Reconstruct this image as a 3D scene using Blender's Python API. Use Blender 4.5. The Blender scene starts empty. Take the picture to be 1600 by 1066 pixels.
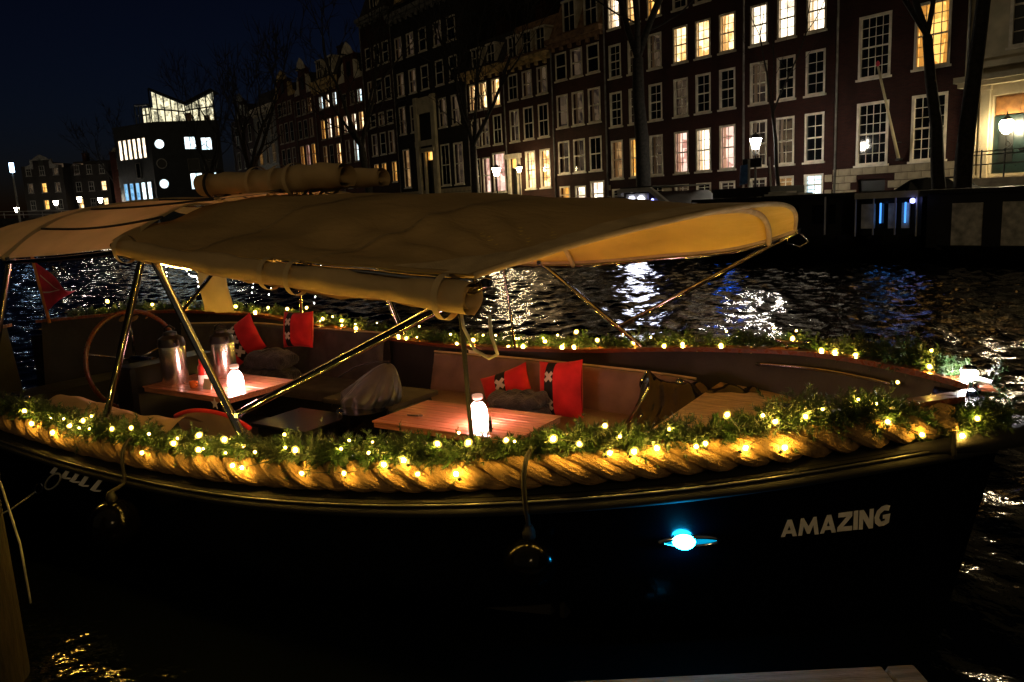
import bpy, math, random
import numpy as np
from mathutils import Vector, Matrix, Euler

random.seed(7)
rng = np.random.default_rng(7)
SC = bpy.context.scene
COL = SC.collection

# ------------------------------------------------------------------ camera
cam_data = bpy.data.cameras.new("camera")
cam = bpy.data.objects.new("camera", cam_data)
COL.objects.link(cam)
cam_data.sensor_width = 36.0
cam_data.lens = 27.0
cam_data.clip_start = 0.05
cam_data.clip_end = 2000.0
_p, _r = math.radians(9.75), math.radians(2.8)
_F = Vector((0, math.cos(_p), -math.sin(_p)))
_U0 = Vector((0, math.sin(_p), math.cos(_p)))
_R0 = Vector((1, 0, 0))
_R = _R0 * math.cos(_r) - _U0 * math.sin(_r)
_U = _R0 * math.sin(_r) + _U0 * math.cos(_r)
cam.matrix_world = Matrix(((_R.x, _U.x, -_F.x, 0.0), (_R.y, _U.y, -_F.y, 0.0), (_R.z, _U.z, -_F.z, 2.1), (0, 0, 0, 1)))
SC.camera = cam

# ------------------------------------------------------------------ night sky, and an added soft warm fill for city ambient
world = bpy.data.worlds.new("World")
SC.world = world
world.use_nodes = True
_nt = world.node_tree
_bg = _nt.nodes["Background"]
_sky = _nt.nodes.new("ShaderNodeTexSky")
_sky.sky_type = 'NISHITA'
_sky.sun_disc = False
_sky.sun_elevation = math.radians(-4.5)
_sky.sun_rotation = math.radians(-10)
_sky.altitude = 0
_sky.ozone_density = 3.0
_nt.links.new(_sky.outputs[0], _bg.inputs[0])
_bg.inputs[1].default_value = 0.075

sun_data = bpy.data.lights.new("sun", 'SUN')
sun = bpy.data.objects.new("sun", sun_data)
COL.objects.link(sun)
sun_data.energy = 0.105
sun_data.angle = math.radians(110)
sun_data.color = (1.0, 0.78, 0.44)
sun.rotation_euler = (math.radians(58), 0, math.radians(-22))

SC.view_settings.view_transform = 'Standard'
SC.view_settings.look = 'None'
SC.view_settings.gamma = 1.0
SC.view_settings.exposure = 0.40
SC.view_settings.use_curve_mapping = False
SC.render.engine = 'CYCLES'
SC.cycles.use_denoising = True
SC.cycles.use_adaptive_sampling = False
SC.cycles.sample_clamp_indirect = 4.0
SC.cycles.sample_clamp_direct = 0.0
SC.cycles.max_bounces = 4
SC.cycles.diffuse_bounces = 2
SC.cycles.glossy_bounces = 3
SC.cycles.transparent_max_bounces = 8
SC.cycles.caustics_reflective = True
SC.cycles.caustics_refractive = False
SC.cycles.use_light_tree = True

# ------------------------------------------------------------------ helpers
def tag(o, label=None, cat=None, group=None, kind=None):
    if label: o["label"] = label
    if cat: o["category"] = cat
    if group: o["group"] = group
    if kind: o["kind"] = kind
    return o

def empty(name, loc=(0, 0, 0), rz=0.0, label=None, cat=None, group=None, kind=None, parent=None):
    o = bpy.data.objects.new(name, None)
    o.empty_display_size = 0.2
    COL.objects.link(o)
    o.location = loc
    o.rotation_euler = (0, 0, rz)
    if parent: o.parent = parent
    return tag(o, label, cat, group, kind)

def link(name, me, parent=None, loc=None, rot=None, scale=None):
    o = bpy.data.objects.new(name, me)
    COL.objects.link(o)
    if parent: o.parent = parent
    if loc is not None: o.location = loc
    if rot is not None: o.rotation_euler = rot
    if scale is not None: o.scale = scale
    return o

class MB:
    """collects shapes into one mesh"""
    def __init__(s): s.v = []; s.f = []; s.off = np.zeros(3)
    def add(s, verts, faces):
        b = len(s.v)
        s.v.extend([tuple(float(c) for c in p) for p in verts])
        s.f.extend([tuple(int(i) + b for i in f) for f in faces])
        return s
    def box(s, c, d, rot=None):
        hx, hy, hz = d[0] / 2, d[1] / 2, d[2] / 2
        P = [Vector((x, y, z)) for x in (-hx, hx) for y in (-hy, hy) for z in (-hz, hz)]
        if rot is not None:
            m = Euler(rot).to_matrix(); P = [m @ p for p in P]
        P = [p + Vector(c) for p in P]
        return s.add(P, [(0, 1, 3, 2), (4, 6, 7, 5), (0, 4, 5, 1), (2, 3, 7, 6), (0, 2, 6, 4), (1, 5, 7, 3)])
    def box2(s, lo, hi):
        return s.box([(lo[i] + hi[i]) / 2 for i in range(3)], [hi[i] - lo[i] for i in range(3)])
    def bevbox(s, lo, hi, b):
        """box with chamfered vertical edges and top edge"""
        x0, y0, z0 = lo; x1, y1, z1 = hi
        def ring(i, z):
            return [(x0 + b, y0 + i, z), (x1 - b, y0 + i, z), (x1 - i, y0 + b, z), (x1 - i, y1 - b, z), (x1 - b, y1 - i, z), (x0 + b, y1 - i, z), (x0 + i, y1 - b, z), (x0 + i, y0 + b, z)]
        R = [ring(b * .6, z0), ring(0, z0 + b), ring(0, z1 - b), ring(b * .6, z1)]
        vs = [p for r in R for p in r]; fs = []
        for k in range(3):
            for j in range(8):
                fs.append((k * 8 + j, k * 8 + (j + 1) % 8, k * 8 + 8 + (j + 1) % 8, k * 8 + 8 + j))
        fs.append(tuple(range(7, -1, -1))); fs.append(tuple(range(24, 32)))
        return s.add(vs, fs)
    def quad(s, a, b, c, d): return s.add([a, b, c, d], [(0, 1, 2, 3)])
    def tube(s, path, r, n=8, cap=True, closed=False):
        P = np.array(path, float); m = len(P)
        rr = np.full(m, r) if np.isscalar(r) else np.array(r, float)
        T = np.gradient(P, axis=0) if not closed else np.roll(P, -1, 0) - np.roll(P, 1, 0)
        T /= np.linalg.norm(T, axis=1)[:, None] + 1e-12
        up = np.array([0, 0, 1.0]) if abs(T[0][2]) < .9 else np.array([1.0, 0, 0])
        N = np.cross(T[0], up); N /= np.linalg.norm(N)
        V = []; ang = np.arange(n) * 2 * math.pi / n
        for i in range(m):
            N = N - T[i] * np.dot(N, T[i]); N /= np.linalg.norm(N) + 1e-12
            Bn = np.cross(T[i], N)
            V.append(P[i] + rr[i] * (np.cos(ang)[:, None] * N + np.sin(ang)[:, None] * Bn))
        V = np.concatenate(V); F = []
        for i in range(m if closed else m - 1):
            a, b2 = i * n, ((i + 1) % m) * n
            for j in range(n):
                F.append((a + j, a + (j + 1) % n, b2 + (j + 1) % n, b2 + j))
        if cap and not closed:
            F.append(tuple(range(n - 1, -1, -1))); F.append(tuple((m - 1) * n + j for j in range(n)))
        return s.add(V, F)
    def lathe(s, prof, n=20, c=(0, 0, 0), cap=True):
        V = []; F = []
        for r, z in prof:
            for j in range(n):
                t = 2 * math.pi * j / n
                V.append((c[0] + r * math.cos(t), c[1] + r * math.sin(t), c[2] + z))
        for i in range(len(prof) - 1):
            for j in range(n):
                F.append((i * n + j, i * n + (j + 1) % n, (i + 1) * n + (j + 1) % n, (i + 1) * n + j))
        if cap:
            F.append(tuple(range(n - 1, -1, -1))); F.append(tuple((len(prof) - 1) * n + j for j in range(n)))
        return s.add(V, F)
    def grid(s, fn, nu, nv, closed_u=False):
        V = [fn(i / nu, j / nv) for i in range(nu + (0 if closed_u else 1)) for j in range(nv + 1)]
        F = []; w = nv + 1; m = nu + (0 if closed_u else 1)
        for i in range(nu):
            for j in range(nv):
                a = i * w + j; b = ((i + 1) % m) * w + j
                F.append((a, b, b + 1, a + 1))
        return s.add(V, F)
    def prism(s, poly, fn, t0, t1):
        """2D polygon extruded; fn(x, y, t) -> 3D"""
        n = len(poly)
        V = [fn(x, y, t0) for x, y in poly] + [fn(x, y, t1) for x, y in poly]
        F = [tuple(range(n - 1, -1, -1)), tuple(range(n, 2 * n))]
        F += [(i, (i + 1) % n, n + (i + 1) % n, n + i) for i in range(n)]
        return s.add(V, F)
    def mesh(s, name, mat=None, smooth=False, angle=None):
        me = bpy.data.meshes.new(name)
        o = np.array(s.off)
        me.from_pydata([(p[0] - o[0], p[1] - o[1], p[2] - o[2]) for p in s.v], [], s.f)
        if mat:
            for m in (mat if isinstance(mat, (list, tuple)) else [mat]): me.materials.append(m)
        if smooth:
            me.polygons.foreach_set("use_smooth", [True] * len(me.polygons))
            if angle is not None:
                try: me.set_sharp_from_angle(angle=math.radians(angle))
                except Exception: pass
        me.validate(); me.update()
        return me
    def obj(s, name, mat=None, parent=None, smooth=False, angle=None, loc=None, rot=None):
        return link(name, s.mesh(name, mat, smooth, angle), parent, loc, rot)

# ------------------------------------------------------------------ materials
M = {}
def nodes(name):
    m = bpy.data.materials.new(name); m.use_nodes = True
    nt = m.node_tree
    return m, nt, nt.nodes["Principled BSDF"], nt.nodes["Material Output"]

def pmat(name, col, rough=.6, metal=0., var=.2, scale=6., bump=0., bscale=60., spec=.5, coat=0., em=None, ems=0., detail=4., stretch=None, hue=None, sheen=0.):
    m, nt, b, out = nodes(name)
    N, L = nt.nodes, nt.links
    tc = N.new("ShaderNodeTexCoord")
    vec = tc.outputs["Object"]
    if stretch:
        mp = N.new("ShaderNodeMapping"); mp.inputs["Scale"].default_value = stretch
        L.new(vec, mp.inputs[0]); vec = mp.outputs[0]
    if var > 0:
        nz = N.new("ShaderNodeTexNoise"); nz.inputs["Scale"].default_value = scale; nz.inputs["Detail"].default_value = detail
        L.new(vec, nz.inputs["Vector"])
        mx = N.new("ShaderNodeMix"); mx.data_type = 'RGBA'
        c2 = hue if hue else tuple(c * (1 - var) for c in col)
        mx.inputs[6].default_value = (*[min(1, c * (1 + var * .6)) for c in col], 1)
        mx.inputs[7].default_value = (*[c * (1 - var) for c in c2], 1)
        rp = N.new("ShaderNodeMapRange"); rp.inputs[1].default_value = .3; rp.inputs[2].default_value = .7
        L.new(nz.outputs[0], rp.inputs[0]); L.new(rp.outputs[0], mx.inputs[0])
        L.new(mx.outputs[2], b.inputs["Base Color"])
        rr = N.new("ShaderNodeMapRange")
        rr.inputs[3].default_value = max(.02, rough * .8); rr.inputs[4].default_value = min(1, rough * 1.2)
        L.new(nz.outputs[0], rr.inputs[0]); L.new(rr.outputs[0], b.inputs["Roughness"])
    else:
        b.inputs["Base Color"].default_value = (*col, 1)
        b.inputs["Roughness"].default_value = rough
    b.inputs["Metallic"].default_value = metal
    b.inputs["Specular IOR Level"].default_value = spec
    b.inputs["Coat Weight"].default_value = coat
    if sheen: b.inputs["Sheen Weight"].default_value = sheen
    if bump > 0:
        n2 = N.new("ShaderNodeTexNoise"); n2.inputs["Scale"].default_value = bscale; n2.inputs["Detail"].default_value = 5
        L.new(vec, n2.inputs["Vector"])
        bp = N.new("ShaderNodeBump"); bp.inputs["Strength"].default_value = bump; bp.inputs["Distance"].default_value = .02
        L.new(n2.outputs[0], bp.inputs["Height"]); L.new(bp.outputs[0], b.inputs["Normal"])
    if em:
        b.inputs["Emission Color"].default_value = (*em, 1); b.inputs["Emission Strength"].default_value = ems
    M[name] = m
    return m

def emat(name, col, s):
    m, nt, b, out = nodes(name)
    e = nt.nodes.new("ShaderNodeEmission"); e.inputs[0].default_value = (*col, 1); e.inputs[1].default_value = s
    nt.links.new(e.outputs[0], out.inputs[0]); nt.nodes.remove(b)
    M[name] = m
    return m

def brickmat(name, c1, c2, mortar, rough=.85, scale=1.0):
    m, nt, b, out = nodes(name); N, L = nt.nodes, nt.links
    tc = N.new("ShaderNodeTexCoord"); sp = N.new("ShaderNodeSeparateXYZ"); cb = N.new("ShaderNodeCombineXYZ")
    L.new(tc.outputs["Object"], sp.inputs[0])
    ad = N.new("ShaderNodeMath"); ad.operation = 'ADD'; L.new(sp.outputs[0], ad.inputs[0]); L.new(sp.outputs[1], ad.inputs[1])
    L.new(ad.outputs[0], cb.inputs[0]); L.new(sp.outputs[2], cb.inputs[1])
    bt = N.new("ShaderNodeTexBrick")
    bt.inputs["Color1"].default_value = (*c1, 1); bt.inputs["Color2"].default_value = (*c2, 1); bt.inputs["Mortar"].default_value = (*mortar, 1)
    bt.inputs["Scale"].default_value = scale; bt.inputs["Brick Width"].default_value = .22; bt.inputs["Row Height"].default_value = .065
    bt.inputs["Mortar Size"].default_value = .008
    L.new(cb.outputs[0], bt.inputs[0])
    nz = N.new("ShaderNodeTexNoise"); nz.inputs["Scale"].default_value = .7; nz.inputs["Detail"].default_value = 6
    L.new(tc.outputs["Object"], nz.inputs["Vector"])
    mr = N.new("ShaderNodeMapRange"); mr.inputs[1].default_value = .3; mr.inputs[2].default_value = .7; mr.inputs[3].default_value = .55; mr.inputs[4].default_value = 1.25
    L.new(nz.outputs[0], mr.inputs[0])
    mx = N.new("ShaderNodeMix"); mx.data_type = 'RGBA'; mx.blend_type = 'MULTIPLY'; mx.inputs[0].default_value = 1
    L.new(bt.outputs[0], mx.inputs[6]); L.new(mr.outputs[0], mx.inputs[7])
    L.new(mx.outputs[2], b.inputs["Base Color"])
    b.inputs["Roughness"].default_value = rough; b.inputs["Specular IOR Level"].default_value = .25
    bp = N.new("ShaderNodeBump"); bp.inputs["Strength"].default_value = .5; bp.inputs["Distance"].default_value = .01
    L.new(bt.outputs[1], bp.inputs["Height"]); bp.invert = True; L.new(bp.outputs[0], b.inputs["Normal"])
    M[name] = m
    return m

def glassmat(name, tint=(1, 1, 1), refl=1.0):
    """thin window pane: clear with a mirror sheen"""
    m, nt, b, out = nodes(name); N, L = nt.nodes, nt.links
    nt.nodes.remove(b)
    tr = N.new("ShaderNodeBsdfTransparent"); tr.inputs[0].default_value = (*tint, 1)
    gl = N.new("ShaderNodeBsdfGlossy"); gl.inputs["Roughness"].default_value = .03
    lw = N.new("ShaderNodeLayerWeight"); lw.inputs[0].default_value = .5
    pw = N.new("ShaderNodeMath"); pw.operation = 'POWER'; pw.inputs[1].default_value = 5.0; L.new(lw.outputs["Facing"], pw.inputs[0])
    fr = N.new("ShaderNodeMath"); fr.operation = 'MULTIPLY_ADD'; fr.inputs[1].default_value = .6; fr.inputs[2].default_value = .03; L.new(pw.outputs[0], fr.inputs[0])
    mx = N.new("ShaderNodeMixShader")
    L.new(fr.outputs[0], mx.inputs[0]); L.new(tr.outputs[0], mx.inputs[1]); L.new(gl.outputs[0], mx.inputs[2]); L.new(mx.outputs[0], out.inputs[0])
    M[name] = m
    return m

def roommat(name, c1, c2, s, scale=1.6):
    """a lit room seen through a window: bright wall with furniture and picture shapes"""
    m, nt, b, out = nodes(name); N, L = nt.nodes, nt.links
    nt.nodes.remove(b)
    oi = N.new("ShaderNodeObjectInfo"); tc = N.new("ShaderNodeTexCoord")
    ad = N.new("ShaderNodeVectorMath"); ad.operation = 'ADD'
    sc = N.new("ShaderNodeMath"); sc.operation = 'MULTIPLY'; sc.inputs[1].default_value = 37.0
    L.new(oi.outputs["Random"], sc.inputs[0]); L.new(tc.outputs["Object"], ad.inputs[0]); L.new(sc.outputs[0], ad.inputs[1])
    vo = N.new("ShaderNodeTexVoronoi"); vo.distance = 'CHEBYCHEV'; vo.inputs["Scale"].default_value = scale
    L.new(ad.outputs[0], vo.inputs["Vector"])
    nz = N.new("ShaderNodeTexNoise"); nz.inputs["Scale"].default_value = 3.0; nz.inputs["Detail"].default_value = 5
    L.new(ad.outputs[0], nz.inputs["Vector"])
    sx = N.new("ShaderNodeSeparateColor"); L.new(vo.outputs["Color"], sx.inputs[0])
    m1 = N.new("ShaderNodeMath"); m1.operation = 'MULTIPLY'; L.new(sx.outputs[0], m1.inputs[0]); L.new(nz.outputs[0], m1.inputs[1])
    mr = N.new("ShaderNodeMapRange"); mr.inputs[1].default_value = .05; mr.inputs[2].default_value = .42; mr.inputs[3].default_value = 1.0; mr.inputs[4].default_value = 0.0
    L.new(m1.outputs[0], mr.inputs[0])
    mx = N.new("ShaderNodeMix"); mx.data_type = 'RGBA'; mx.inputs[6].default_value = (*c2, 1); mx.inputs[7].default_value = (*c1, 1)
    L.new(mr.outputs[0], mx.inputs[0])
    e = N.new("ShaderNodeEmission"); e.inputs[1].default_value = s
    L.new(mx.outputs[2], e.inputs[0]); L.new(e.outputs[0], out.inputs[0])
    M[name] = m
    return m

# houses
brickmat("brick_dark", (.048, .012, .008), (.032, .008, .006), (.032, .02, .016))
brickmat("brick_brown", (.056, .018, .010), (.038, .012, .008), (.038, .025, .018))
brickmat("brick_black", (.020, .016, .013), (.014, .011, .010), (.02, .018, .016))
brickmat("brick_red", (.12, .030, .017), (.075, .020, .012), (.07, .04, .03))
pmat("stone", (.42, .35, .23), .8, var=.35, scale=1.5, bump=.4, bscale=25)
pmat("cream_paint", (.55, .47, .30), .6, var=.2, scale=1.2, bump=.1)
pmat("white_paint", (.78, .70, .55), .5, var=.18, scale=2.5)
pmat("grey_paint", (.20, .19, .17), .6, var=.3, scale=3)
pmat("dark_paint", (.012, .014, .013), .35, var=.3, scale=3)
pmat("green_door", (.010, .022, .020), .3, var=.3, scale=3)
pmat("oak_door", (.32, .15, .05), .45, var=.3, scale=4)
pmat("roof_tile", (.030, .022, .020), .75, var=.4, scale=3, bump=.4, bscale=8)
pmat("slate", (.022, .024, .028), .6, var=.3, scale=4, bump=.2)
pmat("dark_glass", (.006, .007, .009), .06, var=.0, spec=.6)
pmat("iron", (.012, .012, .012), .5, var=.3, scale=10)
pmat("bark", (.020, .017, .013), .9, var=.5, scale=7, bump=.6, bscale=18)
pmat("asphalt", (.05, .05, .05), .85, var=.25, scale=4, bump=.3)
pmat("brick_paving", (.10, .07, .055), .8, var=.35, scale=5, bump=.4)
pmat("quay_stone", (.035, .032, .028), .85, var=.4, scale=2, bump=.5, bscale=9)
pmat("curtain", (.75, .62, .45), .9, var=.1)
pmat("tar_black", (.010, .010, .011), .45, var=.4, scale=2.5, bump=.15, bscale=12)
pmat("boat_maroon", (.030, .010, .012), .5, var=.3, scale=2.5)
pmat("boat_white", (.55, .54, .52), .5, var=.2, scale=2.5)
pmat("panel_grey", (.66, .62, .54), .85, var=.3, scale=5, bump=.3, bscale=30)
pmat("car_blue", (.008, .010, .016), .22, var=.1, coat=.8)
pmat("tyre", (.012, .012, .012), .85, var=.2)
pmat("chrome", (.6, .6, .6), .15, 1.0, var=.1)
pmat("uplit_carving", (.66, .47, .20), .8, var=.5, scale=2.2, bump=.5, bscale=8)  # carved trim, tan raised in place of uplighting from below
pmat("modern_clad", (.020, .024, .030), .5, var=.25, scale=1.5)
pmat("sign_white", (.7, .7, .7), .5, var=.1)
pmat("flag_blue", (.05, .16, .45), .7, var=.3)
pmat("flag_red", (.60, .035, .075), .75, var=.2, bump=.1)
glassmat("clear_glass")
roommat("room_warm", (1.0, .72, .36), (.45, .22, .06), 2.5)
roommat("room_loft", (1.0, .90, .56), (.16, .15, .10), 1.25, 1.5)
roommat("room_amber", (1.0, .55, .13), (.5, .2, .03), 1.5)
roommat("room_white", (1.0, .88, .66), (.55, .42, .28), 2.6)
roommat("room_cool", (.80, .95, 1.0), (.35, .5, .55), 2.4)
roommat("room_pink", (.95, .62, .50), (.42, .2, .15), 1.4)
roommat("room_dim", (.55, .32, .12), (.2, .1, .04), .6)
roommat("room_faint", (.060, .040, .022), (.012, .008, .006), 1.0)
roommat("room_blue", (.30, .62, .95), (.10, .3, .55), .9)
emat("lantern_white", (1.0, .90, .74), 150.0)
emat("lantern_warm", (1.0, .76, .40), 120.0)
emat("lantern_far", (1.0, .88, .70), 60.0)
emat("lantern_quay", (1.0, .67, .28), 36.0)
emat("neon_white", (.78, .80, 1.0), 12.0)
emat("led_blue", (.07, .32, 1.0), 1.3)
emat("led_deep", (.03, .18, 1.0), 4.5)
emat("lantern_door", (1.0, .80, .48), 105.0)
emat("led_pale", (.45, .70, 1.0), 6.0)
emat("spot_violet", (.30, .33, 1.0), 4.0)

# ================================================================== THE FAR BANK
NV = Vector((.8, .6, 0)); TV = Vector((.6, -.8, 0)); RZ = math.atan2(-.8, .6)
STREET = 1.15
def Q(s, d, z=0.0):
    p = NV * d + TV * s
    return Vector((p.x, p.y, z))

# ---- street, pavement, quay wall (far bank)
def strip(name, d0, d1, z0, z1, s0, s1, mat):
    mb = MB(); mb.box2((s0, d0, z0), (s1, d1, z1))
    o = mb.obj(name, mat, None, rot=(0, 0, RZ)); tag(o, kind="structure"); return o
strip("ground", 38.0, 95, -1.0, STREET, -400, 60, M["quay_stone"])
strip("road", 28.9, 36.2, -1.0, STREET - .12, -400, 60, M["asphalt"])
strip("pavement", 36.2, 38.0, -1.0, STREET, -400, 60, M["brick_paving"])
strip("quay_wall", 28.3, 28.9, -1.5, STREET, -400, 60, M["quay_stone"])

# ---- water
def make_water():
    m, nt, b, out = nodes("canal_water"); N, L = nt.nodes, nt.links
    b.inputs["Base Color"].default_value = (.0025, .0035, .0035, 1)
    b.inputs["Roughness"].default_value = .06
    b.inputs["IOR"].default_value = 1.33
    b.inputs["Specular IOR Level"].default_value = .6
    tc = N.new("ShaderNodeTexCoord")
    n1 = N.new("ShaderNodeTexNoise"); n1.inputs["Scale"].default_value = 8.0; n1.inputs["Detail"].default_value = 3; n1.inputs["Roughness"].default_value = .45
    L.new(tc.outputs["Object"], n1.inputs["Vector"])
    n2 = N.new("ShaderNodeTexNoise"); n2.inputs["Scale"].default_value = 1.3; n2.inputs["Detail"].default_value = 2
    L.new(tc.outputs["Object"], n2.inputs["Vector"])
    mu = N.new("ShaderNodeMath"); mu.operation = 'MULTIPLY_ADD'; mu.inputs[1].default_value = 2.2
    L.new(n2.outputs[0], mu.inputs[0]); L.new(n1.outputs[0], mu.inputs[2])
    bp = N.new("ShaderNodeBump"); bp.inputs["Strength"].default_value = 1.0; bp.inputs["Distance"].default_value = .015
    L.new(mu.outputs[0], bp.inputs["Height"]); L.new(bp.outputs[0], b.inputs["Normal"])
    M["canal_water"] = m
    # near water: real ripples
    x = np.concatenate([np.arange(-60, -13, .16), np.arange(-13, 16.01, .075)]); y = np.concatenate([np.arange(-3, 28, .08), np.arange(28, 75.01, .2)]); xa, xb, ya, yb_ = x[0], x[-1], y[0], y[-1]
    X, Y = np.meshgrid(x, y, indexing='ij'); Z = np.zeros_like(X)
    r2 = np.random.default_rng(5)
    for k in range(46):
        lam = .20 * (1.1 / .20) ** r2.random(); th = r2.random() * 2 * math.pi; ph = r2.random() * 6.28
        kk = 2 * math.pi / lam
        Z += (.0090 * lam ** .9) * np.sin(kk * (X * math.cos(th) + Y * math.sin(th)) + ph + 1.2 * np.sin(.9 * X + k) * np.sin(.7 * Y + 2 * k)) * .62
    far = np.clip((np.abs(X + 6) - 12) / 30, 0, 1) + np.clip((Y - 28) / 40, 0, 1); Z *= 1 + 1.2 * far
    shel = np.clip(((X - 2.223) * .5446 + (Y - 3.369) * .8387 + 1.3) / .8, 0, 1); shel = np.maximum(shel, np.clip((X - 1.3) / .7, 0, 1)); Z *= .15 + .85 * shel   # sheltered between jetty and hull
    edge = np.minimum.reduce([X - xa, xb - X, Y - ya, yb_ - Y]); Z *= np.clip(edge / 2.0, 0, 1)
    nx, ny = X.shape
    me = bpy.data.meshes.new("water")
    V = np.stack([X, Y, Z], -1).reshape(-1, 3)
    i = np.arange(nx - 1)[:, None] * ny + np.arange(ny - 1)[None, :]
    F = np.stack([i, i + ny, i + ny + 1, i + 1], -1).reshape(-1, 4)
    # surrounding sheet joined to the ripple patch's own flat edge
    ring = [(xa, ya), (xb, ya), (xb, yb_), (xa, yb_)]; big = [(-500, -60), (500, -60), (500, 700), (-500, 700)]
    nb = len(V); V = np.concatenate([V, [(a, b2, 0) for a, b2 in ring] + [(a, b2, 0) for a, b2 in big]])
    fl = F.tolist() + [[nb + 4 + k, nb + 4 + (k + 1) % 4, nb + (k + 1) % 4, nb + k] for k in range(4)]
    me.from_pydata(V.tolist(), [], fl)
    me.polygons.foreach_set("use_smooth", [True] * len(me.polygons))
    me.materials.append(m); me.update()
    o = link("water", me); tag(o, kind="structure")
make_water()

# ---- windows and houses
_wc = {}
def wmesh(key, fn):
    if key not in _wc: _wc[key] = fn()
    return _wc[key]

WR = random.Random(99)
def window(parent, x, z, w, h, nx=2, ny=2, light=None, single=False, curtain=None, frame="white_paint", sill=True, bars="white_paint", dp=.13):
    w = round(w, 2); h = round(h, 2)
    if not light and WR.random() < .45: light = "room_faint"; curtain = WR.random() < .6
    fw = min(.13, w * .1)
    def fr():
        mb = MB(); y0, y1 = -.02, dp
        mb.box2((-w / 2, y0, 0), (-w / 2 + fw, y1, h)); mb.box2((w / 2 - fw, y0, 0), (w / 2, y1, h))
        mb.box2((-w / 2 + fw, y0, h - fw), (w / 2 - fw, y1, h)); mb.box2((-w / 2 + fw, y0, 0), (w / 2 - fw, y1, fw * .8))
        return mb.mesh("window", M[frame])
    o = link("window", wmesh(("f", w, h, frame, dp), fr), parent, (x, 0, z))
    iw = w - 2 * fw; z0, z1 = fw * .8, h - fw; zm = z0 + (z1 - z0) * .5
    def bar():
        mb = MB(); t = .035
        mb.box2((-iw / 2, dp - .07, zm - .04), (iw / 2, dp - .01, zm + .04))
        for a, b2 in ((z0, zm - .04), (zm + .04, z1)):
            for k in range(1, nx):
                xx = -iw / 2 + iw * k / nx; mb.box2((xx - t / 2, dp - .05, a), (xx + t / 2, dp - .015, b2))
            for k in range(1, ny):
                zz = a + (b2 - a) * k / ny
                for q in range(nx):
                    xa = -iw / 2 + iw * q / nx + (t / 2 if q else 0); xb = -iw / 2 + iw * (q + 1) / nx - (t / 2 if q < nx - 1 else 0)
                    mb.box2((xa, dp - .05, zz - t / 2), (xb, dp - .015, zz + t / 2))
        return mb.mesh("glazing_bars", M[bars])
    link("glazing_bars", wmesh(("b", w, h, nx, ny, bars, dp), bar), o)
    gm = "clear_glass" if light else "dark_glass"
    cells = []
    if single:
        for a, b2 in ((z0, zm), (zm, z1)):
            for k in range(ny):
                for q in range(nx): cells.append((-iw / 2 + iw * (q + .5) / nx, a + (b2 - a) * (k + .5) / ny, iw / nx, (b2 - a) / ny))
    else:
        cells = [(0, (z0 + zm) / 2, iw, zm - z0), (0, (z1 + zm) / 2, iw, z1 - zm)]
    for cx, cz, cw, ch in cells:
        def pn(cw=cw, ch=ch):
            mb = MB(); mb.box((0, 0, 0), (cw - .004, .012, ch - .004)); return mb.mesh("pane", M[gm])
        # old hand-blown panes: each sits a fraction of a degree off
        link("pane", wmesh(("p", round(cw, 3), round(ch, 3), gm), pn), o, (cx, dp - .03, cz), (random.uniform(-.012, .012), 0, random.uniform(-.012, .012)))
    if sill:
        def sl():
            mb = MB(); mb.box2((-w / 2 - .08, -.10, -.10), (w / 2 + .08, .1, -.003)); return mb.mesh("sill", M[frame])
        link("sill", wmesh(("s", w, frame), sl), o)
    if light:
        def rm():
            mb = MB(); D = 1.3; a = w / 2 + .25
            mb.quad((-a, D, -.3), (a, D, -.3), (a, D, h + .3), (-a, D, h + .3))
            mb.quad((-a, .36, -.3), (-a, D, -.3), (-a, D, h + .3), (-a, .36, h + .3)); mb.quad((a, D, -.3), (a, .36, -.3), (a, .36, h + .3), (a, D, h + .3))
            mb.quad((-a, .36, h + .3), (-a, D, h + .3), (a, D, h + .3), (a, .36, h + .3)); mb.quad((-a, .36, -.3), (a, .36, -.3), (a, D, -.3), (-a, D, -.3))
            return mb.mesh("lit_room", M[light])
        link("lit_room", wmesh(("r", w, h, light), rm), o)
        if curtain:
            def ct():
                mb = MB()
                for sgn in (-1, 1):
                    cwid = iw * .24
                    def f(u, v, sgn=sgn, cwid=cwid):
                        xx = sgn * (iw / 2 + .02) - sgn * cwid * u * (1 - .35 * math.sin(v * 2.6) ** 2)
                        return (xx, .27 + .03 * math.sin(u * 22), h * (.02 + .96 * v))
                    mb.grid(f, 14, 5)
                return mb.mesh("curtain", M["curtain_cloth"], smooth=True)
            link("curtain", wmesh(("c", w, h), ct), o)
    return o

def _curtain_cloth():
    m, nt, b, out = nodes("curtain_cloth"); N, L = nt.nodes, nt.links
    tr = N.new("ShaderNodeBsdfTranslucent"); tr.inputs[0].default_value = (.85, .72, .55, 1)
    mx = N.new("ShaderNodeMixShader"); mx.inputs[0].default_value = .75
    b.inputs["Base Color"].default_value = (.7, .6, .48, 1); b.inputs["Roughness"].default_value = .9
    L.new(b.outputs[0], mx.inputs[1]); L.new(tr.outputs[0], mx.inputs[2]); L.new(mx.outputs[0], out.inputs[0]); M["curtain_cloth"] = m
_curtain_cloth()

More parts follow.
